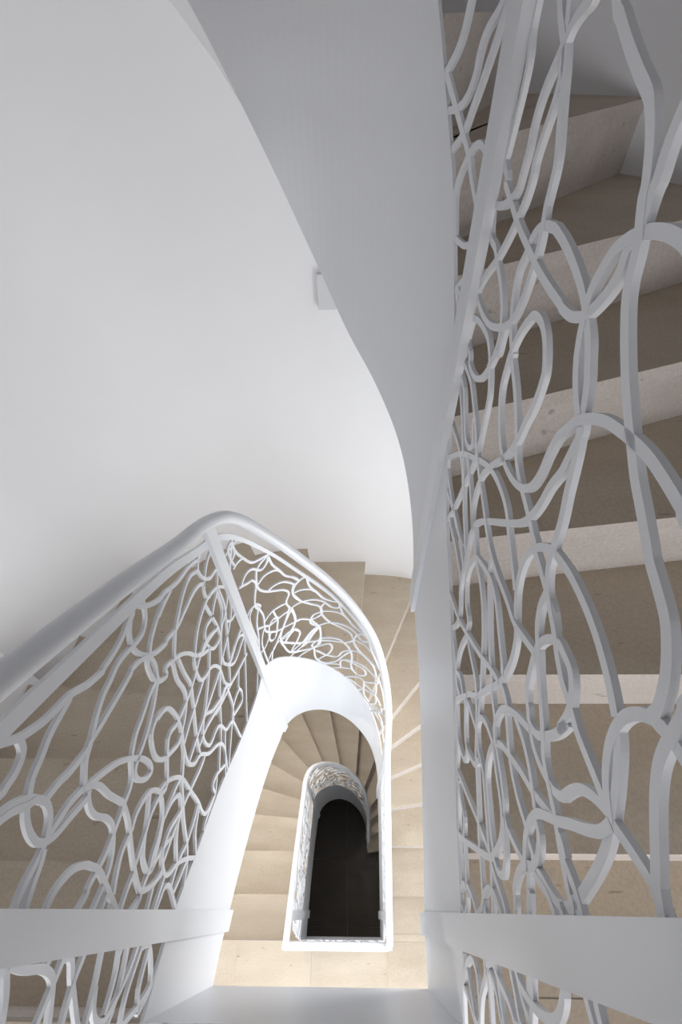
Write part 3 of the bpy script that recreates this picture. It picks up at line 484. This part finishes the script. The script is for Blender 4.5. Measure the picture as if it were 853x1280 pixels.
(2.3144,-3.6057,2.3196,-3.6087,2.3421,-3.6216,2.3656,-3.6356),
(2.2563,-3.2736,2.2979,-3.2678,2.3129,-3.2657,2.3187,-3.2655,2.3367,-3.265),
(2.2511,-3.2353,2.2976,-3.2472,2.3097,-3.2503,2.3168,-3.2503,2.3348,-3.2503),
(2.262,-3.1147,2.2965,-3.133,2.302,-3.1343,2.3195,-3.1385),
(2.3133,-3.4605,2.3161,-3.4614,2.3312,-3.4531,2.3397,-3.4401),
(2.2672,-3.532,2.3026,-3.5546,2.3275,-3.5628,2.3565,-3.5647),
(2.1867,-3.0353,2.1787,-3.0391,2.172,-3.0467,2.1666,-3.0586,2.1647,-3.0733,2.1673,-3.0879,2.1722,-3.1006,2.1802,-3.1129,2.1906,-3.1238,2.2033,-3.132,2.212,-3.1365),
(2.1646,-3.0842,2.1775,-3.0939,2.1916,-3.1094,2.2021,-3.1226,2.2112,-3.1358),
(2.1636,-2.9108,2.1754,-3.006,2.1795,-3.0164,2.1841,-3.0284,2.189,-3.0438,2.1957,-3.0574,2.2065,-3.0708,2.2192,-3.0829,2.232,-3.0939,2.2448,-3.105,2.2478,-3.1064,2.2542,-3.1098,2.2617,-3.1126),
(2.1713,-3.0398,2.1732,-3.0442,2.18,-3.0403,2.1858,-3.036,2.1936,-3.0342,2.2018,-3.0318,2.2969,-3.0041)]
RIGHT_HIGH_BARS=[(1.7201,-2.6077,1.7243,-2.5521,1.7157,-2.5114,1.6966,-2.4965,1.6723,-2.5114,1.6491,-2.5521,1.6333,-2.6077,1.6292,-2.6633,1.6378,-2.704,1.6569,-2.7189,1.6812,-2.704,1.7044,-2.6633,1.7201,-2.6077),
(2.3838,-3.229,2.3809,-3.1889,2.3721,-3.1595,2.3598,-3.1488,2.3472,-3.1595,2.3379,-3.1889,2.3342,-3.229,2.3371,-3.2691,2.3459,-3.2985,2.3583,-3.3092,2.3708,-3.2985,2.3801,-3.2691,2.3838,-3.229),
(1.8307,-2.677,1.8237,-2.6514,1.8056,-2.6326,1.7814,-2.6257,1.7575,-2.6326,1.7404,-2.6514,1.7346,-2.677,1.7416,-2.7026,1.7597,-2.7213,1.7839,-2.7282,1.8078,-2.7213,1.8249,-2.7026,1.8307,-2.677),
(1.779,-2.6478,1.7612,-2.6059,1.7349,-2.5753,1.7073,-2.564,1.6856,-2.5753,1.6758,-2.6059,1.6804,-2.6478,1.6983,-2.6897,1.7245,-2.7204,1.7522,-2.7316,1.7738,-2.7204,1.7836,-2.6897,1.779,-2.6478),
(2.3681,-3.1176,2.3607,-3.0912,2.3481,-3.0719,2.3337,-3.0649,2.3214,-3.0719,2.3145,-3.0912,2.3148,-3.1176,2.3222,-3.1439,2.3348,-3.1632,2.3492,-3.1703,2.3614,-3.1632,2.3684,-3.1439,2.3681,-3.1176),
(2.3437,-3.3594,2.3563,-3.3015,2.3646,-3.2404,2.3655,-3.174,2.3586,-3.1024,2.3469,-3.0279),
(1.6806,-2.7426,1.6856,-2.6771,1.6982,-2.6239,1.7128,-2.5696,1.7229,-2.5072),
(1.6589,-2.7072,1.6485,-2.6168,1.6457,-2.5388,1.6482,-2.4695,1.6518,-2.4018),
(1.6665,-2.7196,1.6496,-2.6186,1.635,-2.5214,1.6294,-2.439,1.6348,-2.3744),
(1.6569,-2.704,1.6663,-2.6458,1.6721,-2.5816,1.6679,-2.5013,1.653,-2.4038),
(1.7248,-2.7268,1.7075,-2.6372,1.6917,-2.5399,1.684,-2.4539),
(1.7452,-2.7464,1.7462,-2.6753,1.7379,-2.5949,1.7224,-2.5066),
(1.6922,-2.6879,1.6773,-2.59,1.6619,-2.4916,1.652,-2.402),
(2.3404,-3.2237,2.3548,-3.1668,2.3552,-3.1002,2.3441,-3.0261),
(1.6773,-2.7372,1.6621,-2.6389,1.6456,-2.5386,1.6301,-2.44,1.6175,-2.3464),
(1.6443,-2.6835,1.6255,-2.5795,1.6174,-2.4929,1.6208,-2.4251,1.6298,-2.3663),
(1.7314,-2.7331,1.716,-2.6456,1.695,-2.5452,1.6793,-2.4463),
(1.7203,-2.7226,1.7407,-2.6699,1.765,-2.6224,1.7819,-2.5685),
(2.3801,-3.4526,2.3942,-3.3955,2.3952,-3.3289,2.3871,-3.2559,2.3799,-3.1837,2.3829,-3.1185)]
NEAR_BARS=[(0.0416,-3.869,0.0429,-3.8016,0.0375,-3.7342,0.0282,-3.6667,0.0187,-3.5993,0.0129,-3.5319,0.0135,-3.4645,0.0211,-3.3971,0.0341,-3.3297,0.0492,-3.2622,0.0622,-3.1948,0.0698,-3.1274,0.0705,-3.06),
(0.0592,-3.869,0.0474,-3.8016,0.0439,-3.7342,0.0532,-3.6667,0.0726,-3.5993,0.0931,-3.5319,0.1052,-3.4645,0.1044,-3.3971,0.0937,-3.3297,0.0821,-3.2622,0.0788,-3.1948,0.0886,-3.1274,0.1081,-3.06),
(0.1135,-3.869,0.1129,-3.8016,0.1047,-3.7342,0.0907,-3.6667,0.0748,-3.5993,0.0613,-3.5319,0.0541,-3.4645,0.0544,-3.3971,0.0611,-3.3297,0.071,-3.2622,0.0795,-3.1948,0.0826,-3.1274,0.0783,-3.06),
(0.127,-3.869,0.1356,-3.8016,0.1416,-3.7342,0.142,-3.6667,0.1355,-3.5993,0.123,-3.5319,0.1073,-3.4645,0.0921,-3.3971,0.0811,-3.3297,0.0766,-3.2622,0.0788,-3.1948,0.0859,-3.1274,0.0945,-3.06),
(0.1825,-3.869,0.1904,-3.8016,0.1888,-3.7342,0.1787,-3.6667,0.1649,-3.5993,0.1537,-3.5319,0.1503,-3.4645,0.1566,-3.3971,0.1701,-3.3297,0.1851,-3.2622,0.1955,-3.1948,0.197,-3.1274,0.1893,-3.06),
(0.2176,-3.869,0.2068,-3.8016,0.1953,-3.7342,0.1853,-3.6667,0.1787,-3.5993,0.1766,-3.5319,0.1792,-3.4645,0.1856,-3.3971,0.1942,-3.3297,0.2028,-3.2622,0.2093,-3.1948,0.212,-3.1274,0.21,-3.06),
(0.2224,-3.869,0.227,-3.8016,0.2352,-3.7342,0.2427,-3.6667,0.2455,-3.5993,0.241,-3.5319,0.2294,-3.4645,0.213,-3.3971,0.196,-3.3297,0.1828,-3.2622,0.1762,-3.1948,0.1772,-3.1274,0.1838,-3.06),
(0.2995,-3.869,0.2976,-3.8016,0.289,-3.7342,0.2755,-3.6667,0.2603,-3.5993,0.2472,-3.5319,0.2393,-3.4645,0.2382,-3.3971,0.2434,-3.3297,0.2521,-3.2622,0.2609,-3.1948,0.2661,-3.1274,0.2651,-3.06),
(0.3208,-3.869,0.3308,-3.8016,0.3317,-3.7342,0.3214,-3.6667,0.3036,-3.5993,0.2859,-3.5319,0.2757,-3.4645,0.2767,-3.3971,0.2869,-3.3297,0.2993,-3.2622,0.3062,-3.1948,0.3024,-3.1274,0.2883,-3.06),
(0.3713,-3.869,0.3729,-3.8016,0.3628,-3.7342,0.3455,-3.6667,0.3293,-3.5993,0.3218,-3.5319,0.326,-3.4645,0.3388,-3.3971,0.3523,-3.3297,0.3582,-3.2622,0.3524,-3.1948,0.337,-3.1274,0.3192,-3.06),
(0.4118,-3.869,0.3984,-3.8016,0.3769,-3.7342,0.3576,-3.6667,0.3495,-3.5993,0.3546,-3.5319,0.3669,-3.4645,0.3759,-3.3971,0.373,-3.3297,0.3572,-3.2622,0.3352,-3.1948,0.3177,-3.1274,0.3125,-3.06),
(0.4347,-3.869,0.4131,-3.8016,0.3974,-3.7342,0.3946,-3.6667,0.4038,-3.5993,0.4165,-3.5319,0.4224,-3.4645,0.415,-3.3971,0.3963,-3.3297,0.3751,-3.2622,0.3618,-3.1948,0.362,-3.1274,0.3728,-3.06),
(0.4825,-3.869,0.4896,-3.8016,0.489,-3.7342,0.4824,-3.6667,0.4731,-3.5993,0.4655,-3.5319,0.4636,-3.4645,0.4691,-3.3971,0.4814,-3.3297,0.4975,-3.2622,0.5131,-3.1948,0.521,-3.1274,0.521,-3.06),
(0.5164,-3.869,0.5017,-3.8016,0.4883,-3.7342,0.4874,-3.6667,0.5014,-3.5993,0.521,-3.5319,0.521,-3.4645,0.521,-3.3971,0.521,-3.3297,0.5103,-3.2622,0.505,-3.1948,0.5149,-3.1274,0.521,-3.06),
(0.1872,-3.7959,0.1748,-3.7557,0.1539,-3.7263,0.1303,-3.7156,0.1102,-3.7263,0.099,-3.7557,0.0997,-3.7959,0.1121,-3.836,0.1329,-3.8654,0.1566,-3.87,0.1767,-3.8654,0.1879,-3.836,0.1872,-3.7959),
(0.2648,-3.4946,0.2551,-3.4484,0.2417,-3.4146,0.2283,-3.4022,0.2184,-3.4146,0.2147,-3.4484,0.2183,-3.4946,0.228,-3.5408,0.2414,-3.5746,0.2548,-3.587,0.2647,-3.5746,0.2683,-3.5408,0.2648,-3.4946),
(0.4554,-3.1934,0.4453,-3.1573,0.4286,-3.1309,0.4098,-3.1213,0.3939,-3.1309,0.3852,-3.1573,0.3861,-3.1934,0.3962,-3.2294,0.4129,-3.2558,0.4317,-3.2655,0.4476,-3.2558,0.4563,-3.2294,0.4554,-3.1934),
(0.3292,-3.6151,0.3142,-3.564,0.2965,-3.5265,0.2807,-3.5128,0.2712,-3.5265,0.2704,-3.564,0.2786,-3.6151,0.2935,-3.6663,0.3113,-3.7038,0.3271,-3.7175,0.3366,-3.7038,0.3374,-3.6663,0.3292,-3.6151),
(0.2993,-3.3139,0.3002,-3.2808,0.2919,-3.2565,0.2765,-3.2476,0.2583,-3.2565,0.2421,-3.2808,0.2322,-3.3139,0.2313,-3.347,0.2396,-3.3712,0.2549,-3.3801,0.2732,-3.3712,0.2894,-3.347,0.2993,-3.3139),
(0.2507,-3.7356,0.2411,-3.6936,0.2243,-3.6628,0.2048,-3.6516,0.1878,-3.6628,0.178,-3.6936,0.1779,-3.7356,0.1875,-3.7777,0.2044,-3.8084,0.2239,-3.8197,0.2408,-3.8084,0.2506,-3.7777,0.2507,-3.7356),
(0.2385,-3.4344,0.2419,-3.4041,0.2385,-3.3819,0.2291,-3.3738,0.2163,-3.3819,0.2036,-3.4041,0.1942,-3.4344,0.1908,-3.4647,0.1942,-3.4869,0.2036,-3.495,0.2164,-3.4869,0.2292,-3.4647,0.2385,-3.4344),
(0.2253,-3.1331,0.2215,-3.1049,0.2088,-3.0842,0.1908,-3.0766,0.1723,-3.0842,0.1581,-3.1049,0.1522,-3.1331,0.156,-3.1614,0.1686,-3.1821,0.1866,-3.1897,0.2052,-3.1821,0.2194,-3.1614,0.2253,-3.1331),
(0.2375,-3.5549,0.2243,-3.521,0.2059,-3.4961,0.1873,-3.4871,0.1734,-3.4961,0.168,-3.521,0.1724,-3.5549,0.1856,-3.5888,0.204,-3.6136,0.2226,-3.6227,0.2365,-3.6136,0.2419,-3.5888,0.2375,-3.5549),
(0.2105,-3.2536,0.2108,-3.2248,0.2041,-3.2038,0.1923,-3.1961,0.1785,-3.2038,0.1663,-3.2248,0.1592,-3.2536,0.1589,-3.2824,0.1655,-3.3035,0.1773,-3.3112,0.1912,-3.3035,0.2033,-3.2824,0.2105,-3.2536),
(0.2033,-3.6754,0.2079,-3.6231,0.2032,-3.5848,0.1905,-3.5708,0.1731,-3.5848,0.1558,-3.6231,0.1431,-3.6754,0.1386,-3.7276,0.1432,-3.7659,0.156,-3.7799,0.1733,-3.7659,0.1907,-3.7276,0.2033,-3.6754),
(0.4555,-3.3741,0.4461,-3.3452,0.428,-3.324,0.4062,-3.3162,0.3865,-3.324,0.3741,-3.3452,0.3725,-3.3741,0.3819,-3.4031,0.3999,-3.4243,0.4218,-3.4321,0.4415,-3.4243,0.4538,-3.4031,0.4555,-3.3741)]


# ------------------------------------------------------------------ stairwell wall outline
def outer_pts():
    pts = [(OXC - ORX, YN)] + [(OXC - ORX, YN + (S - YN) * i / 10) for i in range(1, 10)]
    n = 60
    for i in range(n + 1):
        t = math.pi * (1 - i / n); c, s = math.cos(t), math.sin(t)
        pts.append((OXC + ORX * math.copysign(abs(c) ** (2 / 3), c), S + ORY * abs(s) ** (2 / 3)))
    pts += [(OXC + ORX, YN + (S - YN) * i / 10) for i in range(9, 0, -1)] + [(OXC + ORX, YN)]
    return pts
OUT = outer_pts()
def inner_pts(path):
    m = [tuple(path.p(u, .0062))[:2] for u in us(0, UT)]
    return [(m[0][0], -.6)] + m + [(m[-1][0], -.6)]
def hit(poly, p, q, near_p=True):
    """intersections of line p->q with a polyline: (t, index + fraction, point)"""
    res = []
    dx, dy = q[0] - p[0], q[1] - p[1]
    for i in range(len(poly) - 1):
        ax, ay = poly[i]; bx, by = poly[i + 1]; ex, ey = bx - ax, by - ay
        den = dx * ey - dy * ex
        if abs(den) < 1e-12: continue
        t = ((ax - p[0]) * ey - (ay - p[1]) * ex) / den
        s = ((ax - p[0]) * dy - (ay - p[1]) * dx) / den
        if -1e-9 <= s <= 1 + 1e-9: res.append((t, i + s, (ax + s * ex, ay + s * ey)))
    return res
# nosing lines, counted down from the upper landing: two plan points each
NOSE = [((-.46, -.145), (-.9, -.145)), ((-.46, .08), (-.9, .08)), ((-.46, .333), (-.9, .333)), ((-.469, .56), (-1.16, .612)),
        ((-.465, .715), (-.824, .801)), ((-.451, .869), (-.791, 1.037)), ((-.426, 1.013), (-.738, 1.301)), ((-.315, 1.115), (-.579, 1.608)),
        ((-.148, 1.139), (-.264, 1.66)), ((.019, 1.095), (.09, 1.80)), ((.111, 1.0), (.423, 1.673)), ((.237, .909), (.423, 1.114)),
        ((.242, .785), (.43, .905)), ((.243, .645), (.442, .72)), ((.245, .495), (.448, .525)), ((.25, .312), (.9, .312)), ((.25, .07), (.9, .07))]
NOSE_UP = NOSE[:10] + [((.203, 1.19), (.44, 1.70)), ((.305, 1.141), (.909, 1.718)), ((.299, .93), (.878, 1.235)), ((.32, .715), (.787, .88)), ((.3, .524), (.72, .575)),
        ((.25, .325), (.9, .325)), ((.25, .076), (.9, .076))]
def shift_line(l, back, mid_prev):
    (x0, y0), (x1, y1) = l; dx, dy = x1 - x0, y1 - y0; L = math.hypot(dx, dy); nx, ny = -dy / L, dx / L
    mx, my = (x0 + x1) / 2, (y0 + y1) / 2
    if nx * (mid_prev[0] - mx) + ny * (mid_prev[1] - my) < 0: nx, ny = -nx, -ny
    return ((x0 + nx * back, y0 + ny * back), (x1 + nx * back, y1 + ny * back))
def cut(l, inner):
    """where a plan line meets the well edge and the outer wall"""
    p, q = l
    hi = min(hit(inner, p, q), key=lambda r: abs(r[0]))
    ho = min([r for r in hit(OUT, p, q) if r[0] > 0], key=lambda r: r[0])
    return hi, ho
def between(poly, a, b):
    i0, i1 = int(math.floor(a)) + 1, int(math.ceil(b)) - 1
    return [poly[i] for i in range(i0, i1 + 1) if a + 1e-3 < i < b - 1e-3]
def region(l0, l1, inner):
    """plan polygon between two lines"""
    i0, o0 = cut(l0, inner); i1, o1 = cut(l1, inner)
    poly = [i0[2]] + between(inner, i0[1], i1[1]) + [i1[2], o1[2]] + between(OUT, o0[1], o1[1])[::-1] + [o0[2]]
    return poly

def build_flight(name_label, shift, nose, path, bot, top, nsteps, base_label):
    base = Vector((OXC, .2, Z0 - H + shift)); root = empty('stair_flight', name_label, 'staircase', base)
    off = -base + Vector((0, 0, shift))
    inner = inner_pts(path)
    prev_mid = lambda k: ((nose[k - 1][0][0] + nose[k - 1][1][0]) / 2, (nose[k - 1][0][1] + nose[k - 1][1][1]) / 2) if k > 0 else (nose[0][0][0] - .0, nose[0][0][1] - .5)
    for k in range(nsteps):
        z = Z0 - k * RISE
        back = shift_line(nose[k], .0025, prev_mid(k)); back2 = shift_line(nose[k], .016, prev_mid(k))
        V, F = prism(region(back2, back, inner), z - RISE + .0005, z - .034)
        mesh_obj('riser', V, F, LIT_STONE, root, off=off)  # brightness of the lit risers is put into the colour
        if k > 0:
            rear = shift_line(nose[k - 1], .008, prev_mid(k - 1))
            poly = region(rear, nose[k], inner)
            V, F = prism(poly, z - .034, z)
            o = mesh_obj('tread', V, F, STONE, root, off=off); o.data.materials.append(LIT_STONE)   # edge faces take the paler colour, painted as if lit
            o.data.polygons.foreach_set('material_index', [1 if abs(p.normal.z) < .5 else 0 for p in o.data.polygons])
    # stringer following the well edge
    u_end = UT if nsteps == 17 else UT - (A + .50)
    V, F = plate(path, 0, u_end, lambda u: ip(bot, u), lambda u: ip(top, u), 0, .006)
    o = mesh_obj('stringer', V, F, WHITE, root, off=off)
    # plastered soffit: level across, from the stringer to the wall
    rows = []
    cuts = [cut(n, inner) for n in nose[:nsteps]]
    ulist = [0] + us(0, UT) + [UT]
    for k in range(len(cuts) - 1):
        (a0, b0), (a1, b1) = cuts[k], cuts[k + 1]
        for q in range(6 if k < len(cuts) - 2 else 7):
            t = q / 6; fi = a0[1] + (a1[1] - a0[1]) * t; fo = b0[1] + (b1[1] - b0[1]) * t
            def at(poly, f):
                i = min(int(f), len(poly) - 2); r = f - i
                return (poly[i][0] + (poly[i + 1][0] - poly[i][0]) * r, poly[i][1] + (poly[i + 1][1] - poly[i][1]) * r)
            i = min(int(fi), len(ulist) - 2); u = ulist[i] + (ulist[i + 1] - ulist[i]) * (fi - i)
            zz = ip(bot, u) + .006; a, b = at(inner, fi), at(OUT, fo)
            zo = Z0 - (k + t) * RISE - .27                       # the slab thins towards the wall
            rows.append([(a[0], a[1], zz), (b[0], b[1], zo), (b[0], b[1], zo + .03), (a[0], a[1], zz + .03)])
    V, F = grid(rows)
    mesh_obj('soffit', V, F, WALL, root, off=off)
    return root

def build_balustrade(label, shift, path, bot, top, sets, cross, u_end, shared):
    base = Vector((path.xc, .25, Z0 - H + shift)); root = empty('balustrade', label, 'railing', base)
    off = -base + Vector((0, 0, shift))
    hp = []
    def hz(u): return ip(HAND, min(u, UT))
    for u in us(0 if not cross else 0, u_end):
        v = path.p(u, -.008); hp.append(Vector((v.x, v.y, hz(u))))
    if cross:
        r = .022; hp = [p for p in hp if p.y > -A + .008 + r or p.x < 0]
        hp = [p for p in hp if not (p.x < 0 and p.y < -A + .008 + r)]
        c = Vector((path.wr - .008, -A + .008, -3.01)); a = Vector((c.x, c.y + r, -2.975)); b = Vector((c.x - r, c.y, -3.01))
        for i in range(8):
            t = (i + 1) / 8; hp.append(a * (1 - t) ** 2 + c * (2 * t * (1 - t)) + b * t * t)
        c2 = Vector((-WL + .008, -A + .008, -3.01)); a2 = Vector((c2.x + r, c2.y, -3.01)); b2 = Vector((c2.x, c2.y + r, ip(HAND, r) - H))
        for i in range(9):
            t = i / 8; hp.append(a2 * (1 - t) ** 2 + c2 * (2 * t * (1 - t)) + b2 * t * t)
    V, F = tube(hp, .0168); mesh_obj('handrail', V, F, WHITE, root, True, off)
    V, F = plate(path, 0, min(u_end, UT), lambda u: ip(RAIL, u) - .009, lambda u: ip(RAIL, u) + .017, 0, .007)
    mesh_obj('top_rail', V, F, WHITE, root, off=off)
    if cross:
        V, F = plate(path, UT, E, lambda u: -3.075, lambda u: -3.054, 0, .007); mesh_obj('top_rail', V, F, WHITE, root, off=off)
    posts = [.116, .815, UR + .010, UT - .116]
    for u in posts:
        if u > u_end: continue
        h = .0215 if u != posts[2] else .026; rows = []
        for uu in (u - h, u + h):
            a, b = path.p(uu, -.011), path.p(uu, .002); lo = ip(bot, uu); hi = hz(uu) - .01
            rows.append([(a.x, a.y, lo), (b.x, b.y, lo), (b.x, b.y, hi), (a.x, a.y, hi)])
        V, F = grid(rows); mesh_obj('post', V, F, WHITE, root, off=off)
    for key, data in sets:
        for i, flat in enumerate(data):
            kk = (key, i, path.wr)
            if kk not in shared:
                V, F = bar(flat, path, key == 'near', .0002 + (i * 5 % 13) * .00009); me = bpy.data.meshes.new('lattice_bar'); me.from_pydata(V, [], F); me.materials.append(WHITE)
                bm = bmesh.new(); bm.from_mesh(me); bmesh.ops.recalc_face_normals(bm, faces=bm.faces); bm.to_mesh(me); bm.free(); shared[kk] = me
            link('lattice_bar', shared[kk], root, off)
    return root
SH = {}
build_flight('beige stone stair flight climbing at the right behind the biggest lattice panel', H, NOSE_UP, MAIN, BOT_UP, TOP_UP, 17, '')
build_flight('beige stone stair flight seen through the left lattice, winding round the far curved wall', 0, NOSE, MAIN, BOT, TOP, 17, '')
build_flight('lowest beige stone flight fanning down to the dark floor, deep in the well', -H, NOSE, LOW, BOT, TOP, 15, '')
build_balustrade('white lattice balustrade of the upper flight, its panel filling the right side', H, MAIN, BOT_UP, TOP_UP,
    [('left', LEFT_BARS), ('curve', CURVE_BARS), ('curve_top', CURVE_TOP_BARS), ('right', RIGHT_BARS), ('high', RIGHT_HIGH_BARS), ('near', NEAR_BARS)], True, UT, SH)
build_balustrade('white lattice balustrade with round handrail sweeping from the lower left round the far curve', 0, MAIN, BOT, TOP,
    [('left', LEFT_BARS), ('curve', CURVE_BARS), ('curve_end', CURVE_END_BARS), ('right', RIGHT_BARS), ('high', RIGHT_HIGH_BARS), ('near', NEAR_BARS)], True, UT, SH)
build_balustrade('small white lattice balustrade of the lowest flight, framing the dark opening', -H, LOW, BOT, TOP,
    [('left', LEFT_BARS), ('curve', CURVE_BARS), ('curve_end', CURVE_END_BARS)], False, UT - (A + .48), SH)

# ------------------------------------------------------------------ landings
def landing(label, shift, front_right):
    z = Z0 + shift; base = Vector((OXC, -.7, z - .43)); root = empty('landing', label, 'landing', base); off = -base
    xl, xr = OXC - ORX, OXC + ORX; ya = -A - .007
    ys = [YN, -.80, -.46, ya]; xs = [xl, -.80, -WL - .007, WR + .007, .60, xr]
    g = .0012
    cells = []
    for j in range(3):
        o = .22 if j % 2 else 0
        xx = [xl] + [x + o for x in (-.75, -.28, .19, .66) if x + o < xr - .1] + [xr]
        for a, b in zip(xx, xx[1:]): cells.append((a + g, b - g, ys[j] + g, ys[j + 1] - g))
    cells += [(WR + .007, .60 - g, ya + g, -.11 - g), (.60 + g, xr, ya + g, -.11 - g), (WR + .007, .60 - g, -.11 + g, front_right + .012), (.60 + g, xr, -.11 + g, front_right + .012)]
    for a, b, c, d in cells:
        V, F = box(a, b, c, d, z - .034, z); mesh_obj('paving_slab', V, F, STONE, root, off=off)
    body = [(xl, YN), (xr, YN), (xr, front_right), (WR + .007, front_right), (WR + .007, ya), (-WL - .007, ya), (-WL - .007, -.158), (xl, -.158)]
    body = [(xl, YN), (xr, YN), (xr, ya), (-WL - .007, ya), (-WL - .007, -.158), (xl, -.158)]
    mesh_obj('landing_slab', *join([prism(body, z - .421, z - .034), box(WR + .007, xr, ya, front_right, z - .27, z - .034)]), WALL, root, off=off)
    mesh_obj('grout_bed', *join([box(xl, xr, YN, ya, z - .0345, z - .0012), box(WR + .007, xr, ya, front_right, z - .0345, z - .0012)]), GROUT, root, off=off)
    V, F = plate(MAIN, UT, E, lambda u: z - .426, lambda u: z + .051, 0, .006); mesh_obj('fascia', V, F, WHITE, root, off=off)
    return root
landing('beige stone landing whose white fascia runs along the bottom edge of the picture', 0, .085)
landing('brightly lit beige stone landing below the well, behind the near end of the lower opening', -H, .08)
landing('upper stone landing out of view above the camera', H, .085)

# ------------------------------------------------------------------ shell of the stairwell
ZB, ZTOP = Z0 - H - 15 * RISE, 4.4
def wall(name, pts, t=.14):
    rows = []
    for i, p in enumerate(pts):
        a = pts[max(i - 1, 0)]; b = pts[min(i + 1, len(pts) - 1)]; dx, dy = b[0] - a[0], b[1] - a[1]; L = math.hypot(dx, dy)
        nx, ny = -dy / L * t, dx / L * t
        rows.append([(p[0], p[1], ZB), (p[0] + nx, p[1] + ny, ZB), (p[0] + nx, p[1] + ny, ZTOP), (p[0], p[1], ZTOP)])
    V, F = grid(rows); o = mesh_obj(name, V, F, WALL); 
    me = o.data
    me.polygons.foreach_set('use_smooth', [abs(p.normal.z) < .5 for p in me.polygons]); 
    return struct(o)
iL = 10; iR = len(OUT) - 11
xl, xr = OXC - ORX, OXC + ORX
wall('wall_far', OUT[iL:iR + 1])
def wall_holes(name, place, a0, a1, holes):
    """flat wall from a0 to a1 with window openings (a, b, z_low, z_high) stacked upwards"""
    parts = []; zc = ZB
    for (a, b, c, d) in holes:
        parts += [place(a0, a1, zc, c), place(a0, a, c, d), place(b, a1, c, d)]; zc = d
    parts.append(place(a0, a1, zc, ZTOP)); return struct(mesh_obj(name, *join(parts), WALL))
left_win = [(-1.0, 0.0, -3.0, -2.0)]; right_win = [(-.2, .6, -2.5, -1.65)]  # unseen windows made up to give the fill light a source
near_win = [(-.84, .66, -5.9, -4.5), (-.84, .66, -3.72, -1.72), (-.84, .66, -1.05, .95), (-.84, .66, 2.25, 3.75)]
wall_holes('wall_left', lambda a, b, c, d: box(xl - .14, xl, a, b, c, d), YN, S, left_win)
wall_holes('wall_right', lambda a, b, c, d: box(xr, xr + .14, a, b, c, d), YN, S, right_win)
wall_holes('wall_near', lambda a, b, c, d: box(a, b, YN - .2, YN, c, d), xl - .14, xr + .14, near_win)
GL, t, b = nt('daylit_glass')  # weak glow added to the panes of the made-up windows
for l in list(t.links): t.links.remove(l)
em = t.nodes.new('ShaderNodeEmission'); em.inputs[0].default_value = (.9, .95, 1, 1); em.inputs[1].default_value = 0.12
t.links.new(em.outputs[0], t.nodes['Material Output'].inputs[0])
wn = 0
for side, wl_ in (('near', near_win), ('left', left_win), ('right', right_win)):  # frames and panes of the added, unseen windows
    for (a, b_, c, d) in wl_:
        f = .05; m = (a + b_) / 2; wn += 1
        def bx(p, q, z0, z1, e0=.06, e1=.12):
            if side == 'near': return box(p, q, YN - e1, YN - e0, z0, z1)
            if side == 'left': return box(xl - e1, xl - e0, p, q, z0, z1)
            return box(xr + e0, xr + e1, p, q, z0, z1)
        fr = join([bx(a, a + f, c, d), bx(b_ - f, b_, c, d), bx(a + f, b_ - f, c, c + f), bx(a + f, b_ - f, d - f, d), bx(m - f / 2, m + f / 2, c + f, d - f)])
        o = struct(mesh_obj('window_%d' % wn, *fr, FRAME))
        for x0, x1 in ((a + f, m - f / 2), (m + f / 2, b_ - f)):
            mesh_obj('pane', *bx(x0, x1, c + f, d - f, .085, .095), GL, o)
struct(mesh_obj('ceiling', *box(xl - .2, xr + .2, YN - .2, 2.1, ZTOP, ZTOP + .1), WALL))
fl = struct(mesh_obj('floor', *box(xl - .2, xr + .2, YN - .2, 2.1, ZB - .12, ZB - .004), GROUT))
y = YN
for j in range(6):
    x = xl
    for i in range(4):
        x1 = min(x + .56, xr); y1 = min(y + .56, 2.0)
        mesh_obj('floor_tile', *box(x + .001, x1 - .001, y + .001, y1 - .001, ZB - .02, ZB), FLOOR, fl)
        x = x1
    y = y1
# recessed fill spots added in the plaster soffits to brighten the lowest flight
LAMP, t, b = nt('lit_lamp_glass')
em = t.nodes.new('ShaderNodeEmission'); em.inputs[0].default_value = (1, .93, .84, 1); em.inputs[1].default_value = 6
for l in list(t.links): t.links.remove(l)
t.links.new(em.outputs[0], t.nodes['Material Output'].inputs[0])
def ring(r0, r1, z0, z1, n=24):
    rows = []
    for i in range(n + 1):
        c, s = math.cos(2 * math.pi * i / n), math.sin(2 * math.pi * i / n)
        rows.append([(c * r0, s * r0, z0), (c * r1, s * r1, z0), (c * r1, s * r1, z1), (c * r0, s * r0, z1)])
    return grid(rows, caps=False)
for (x, y_, z, power, lab) in FILL_SPOTS:
    r_ = empty('downlight', lab, 'lamp', (x, y_, z))
    mesh_obj('trim_ring', *ring(.038, .05, -.004, .01), WHITE, r_, True)
    mesh_obj('lamp_lens', *prism([(.037 * math.cos(a / 12 * math.pi), .037 * math.sin(a / 12 * math.pi)) for a in range(24)], .002, .006), LAMP, r_)
    area('downlight_beam', (x, y_, z - .008), (0, 0, 0), .08, .08, power, (1.0, .95, .88))
# small white box on the far wall, half hidden behind the curved stringer
fx, fy = -.127, 1.852
wb = mesh_obj('wall_box', *box(fx, fx + .075, fy - .018, fy + .02, -.80, -.665), WHITE)
tag(wb, 'small white box on the far wall peeping out beside the grey curved stringer', 'wall fitting')
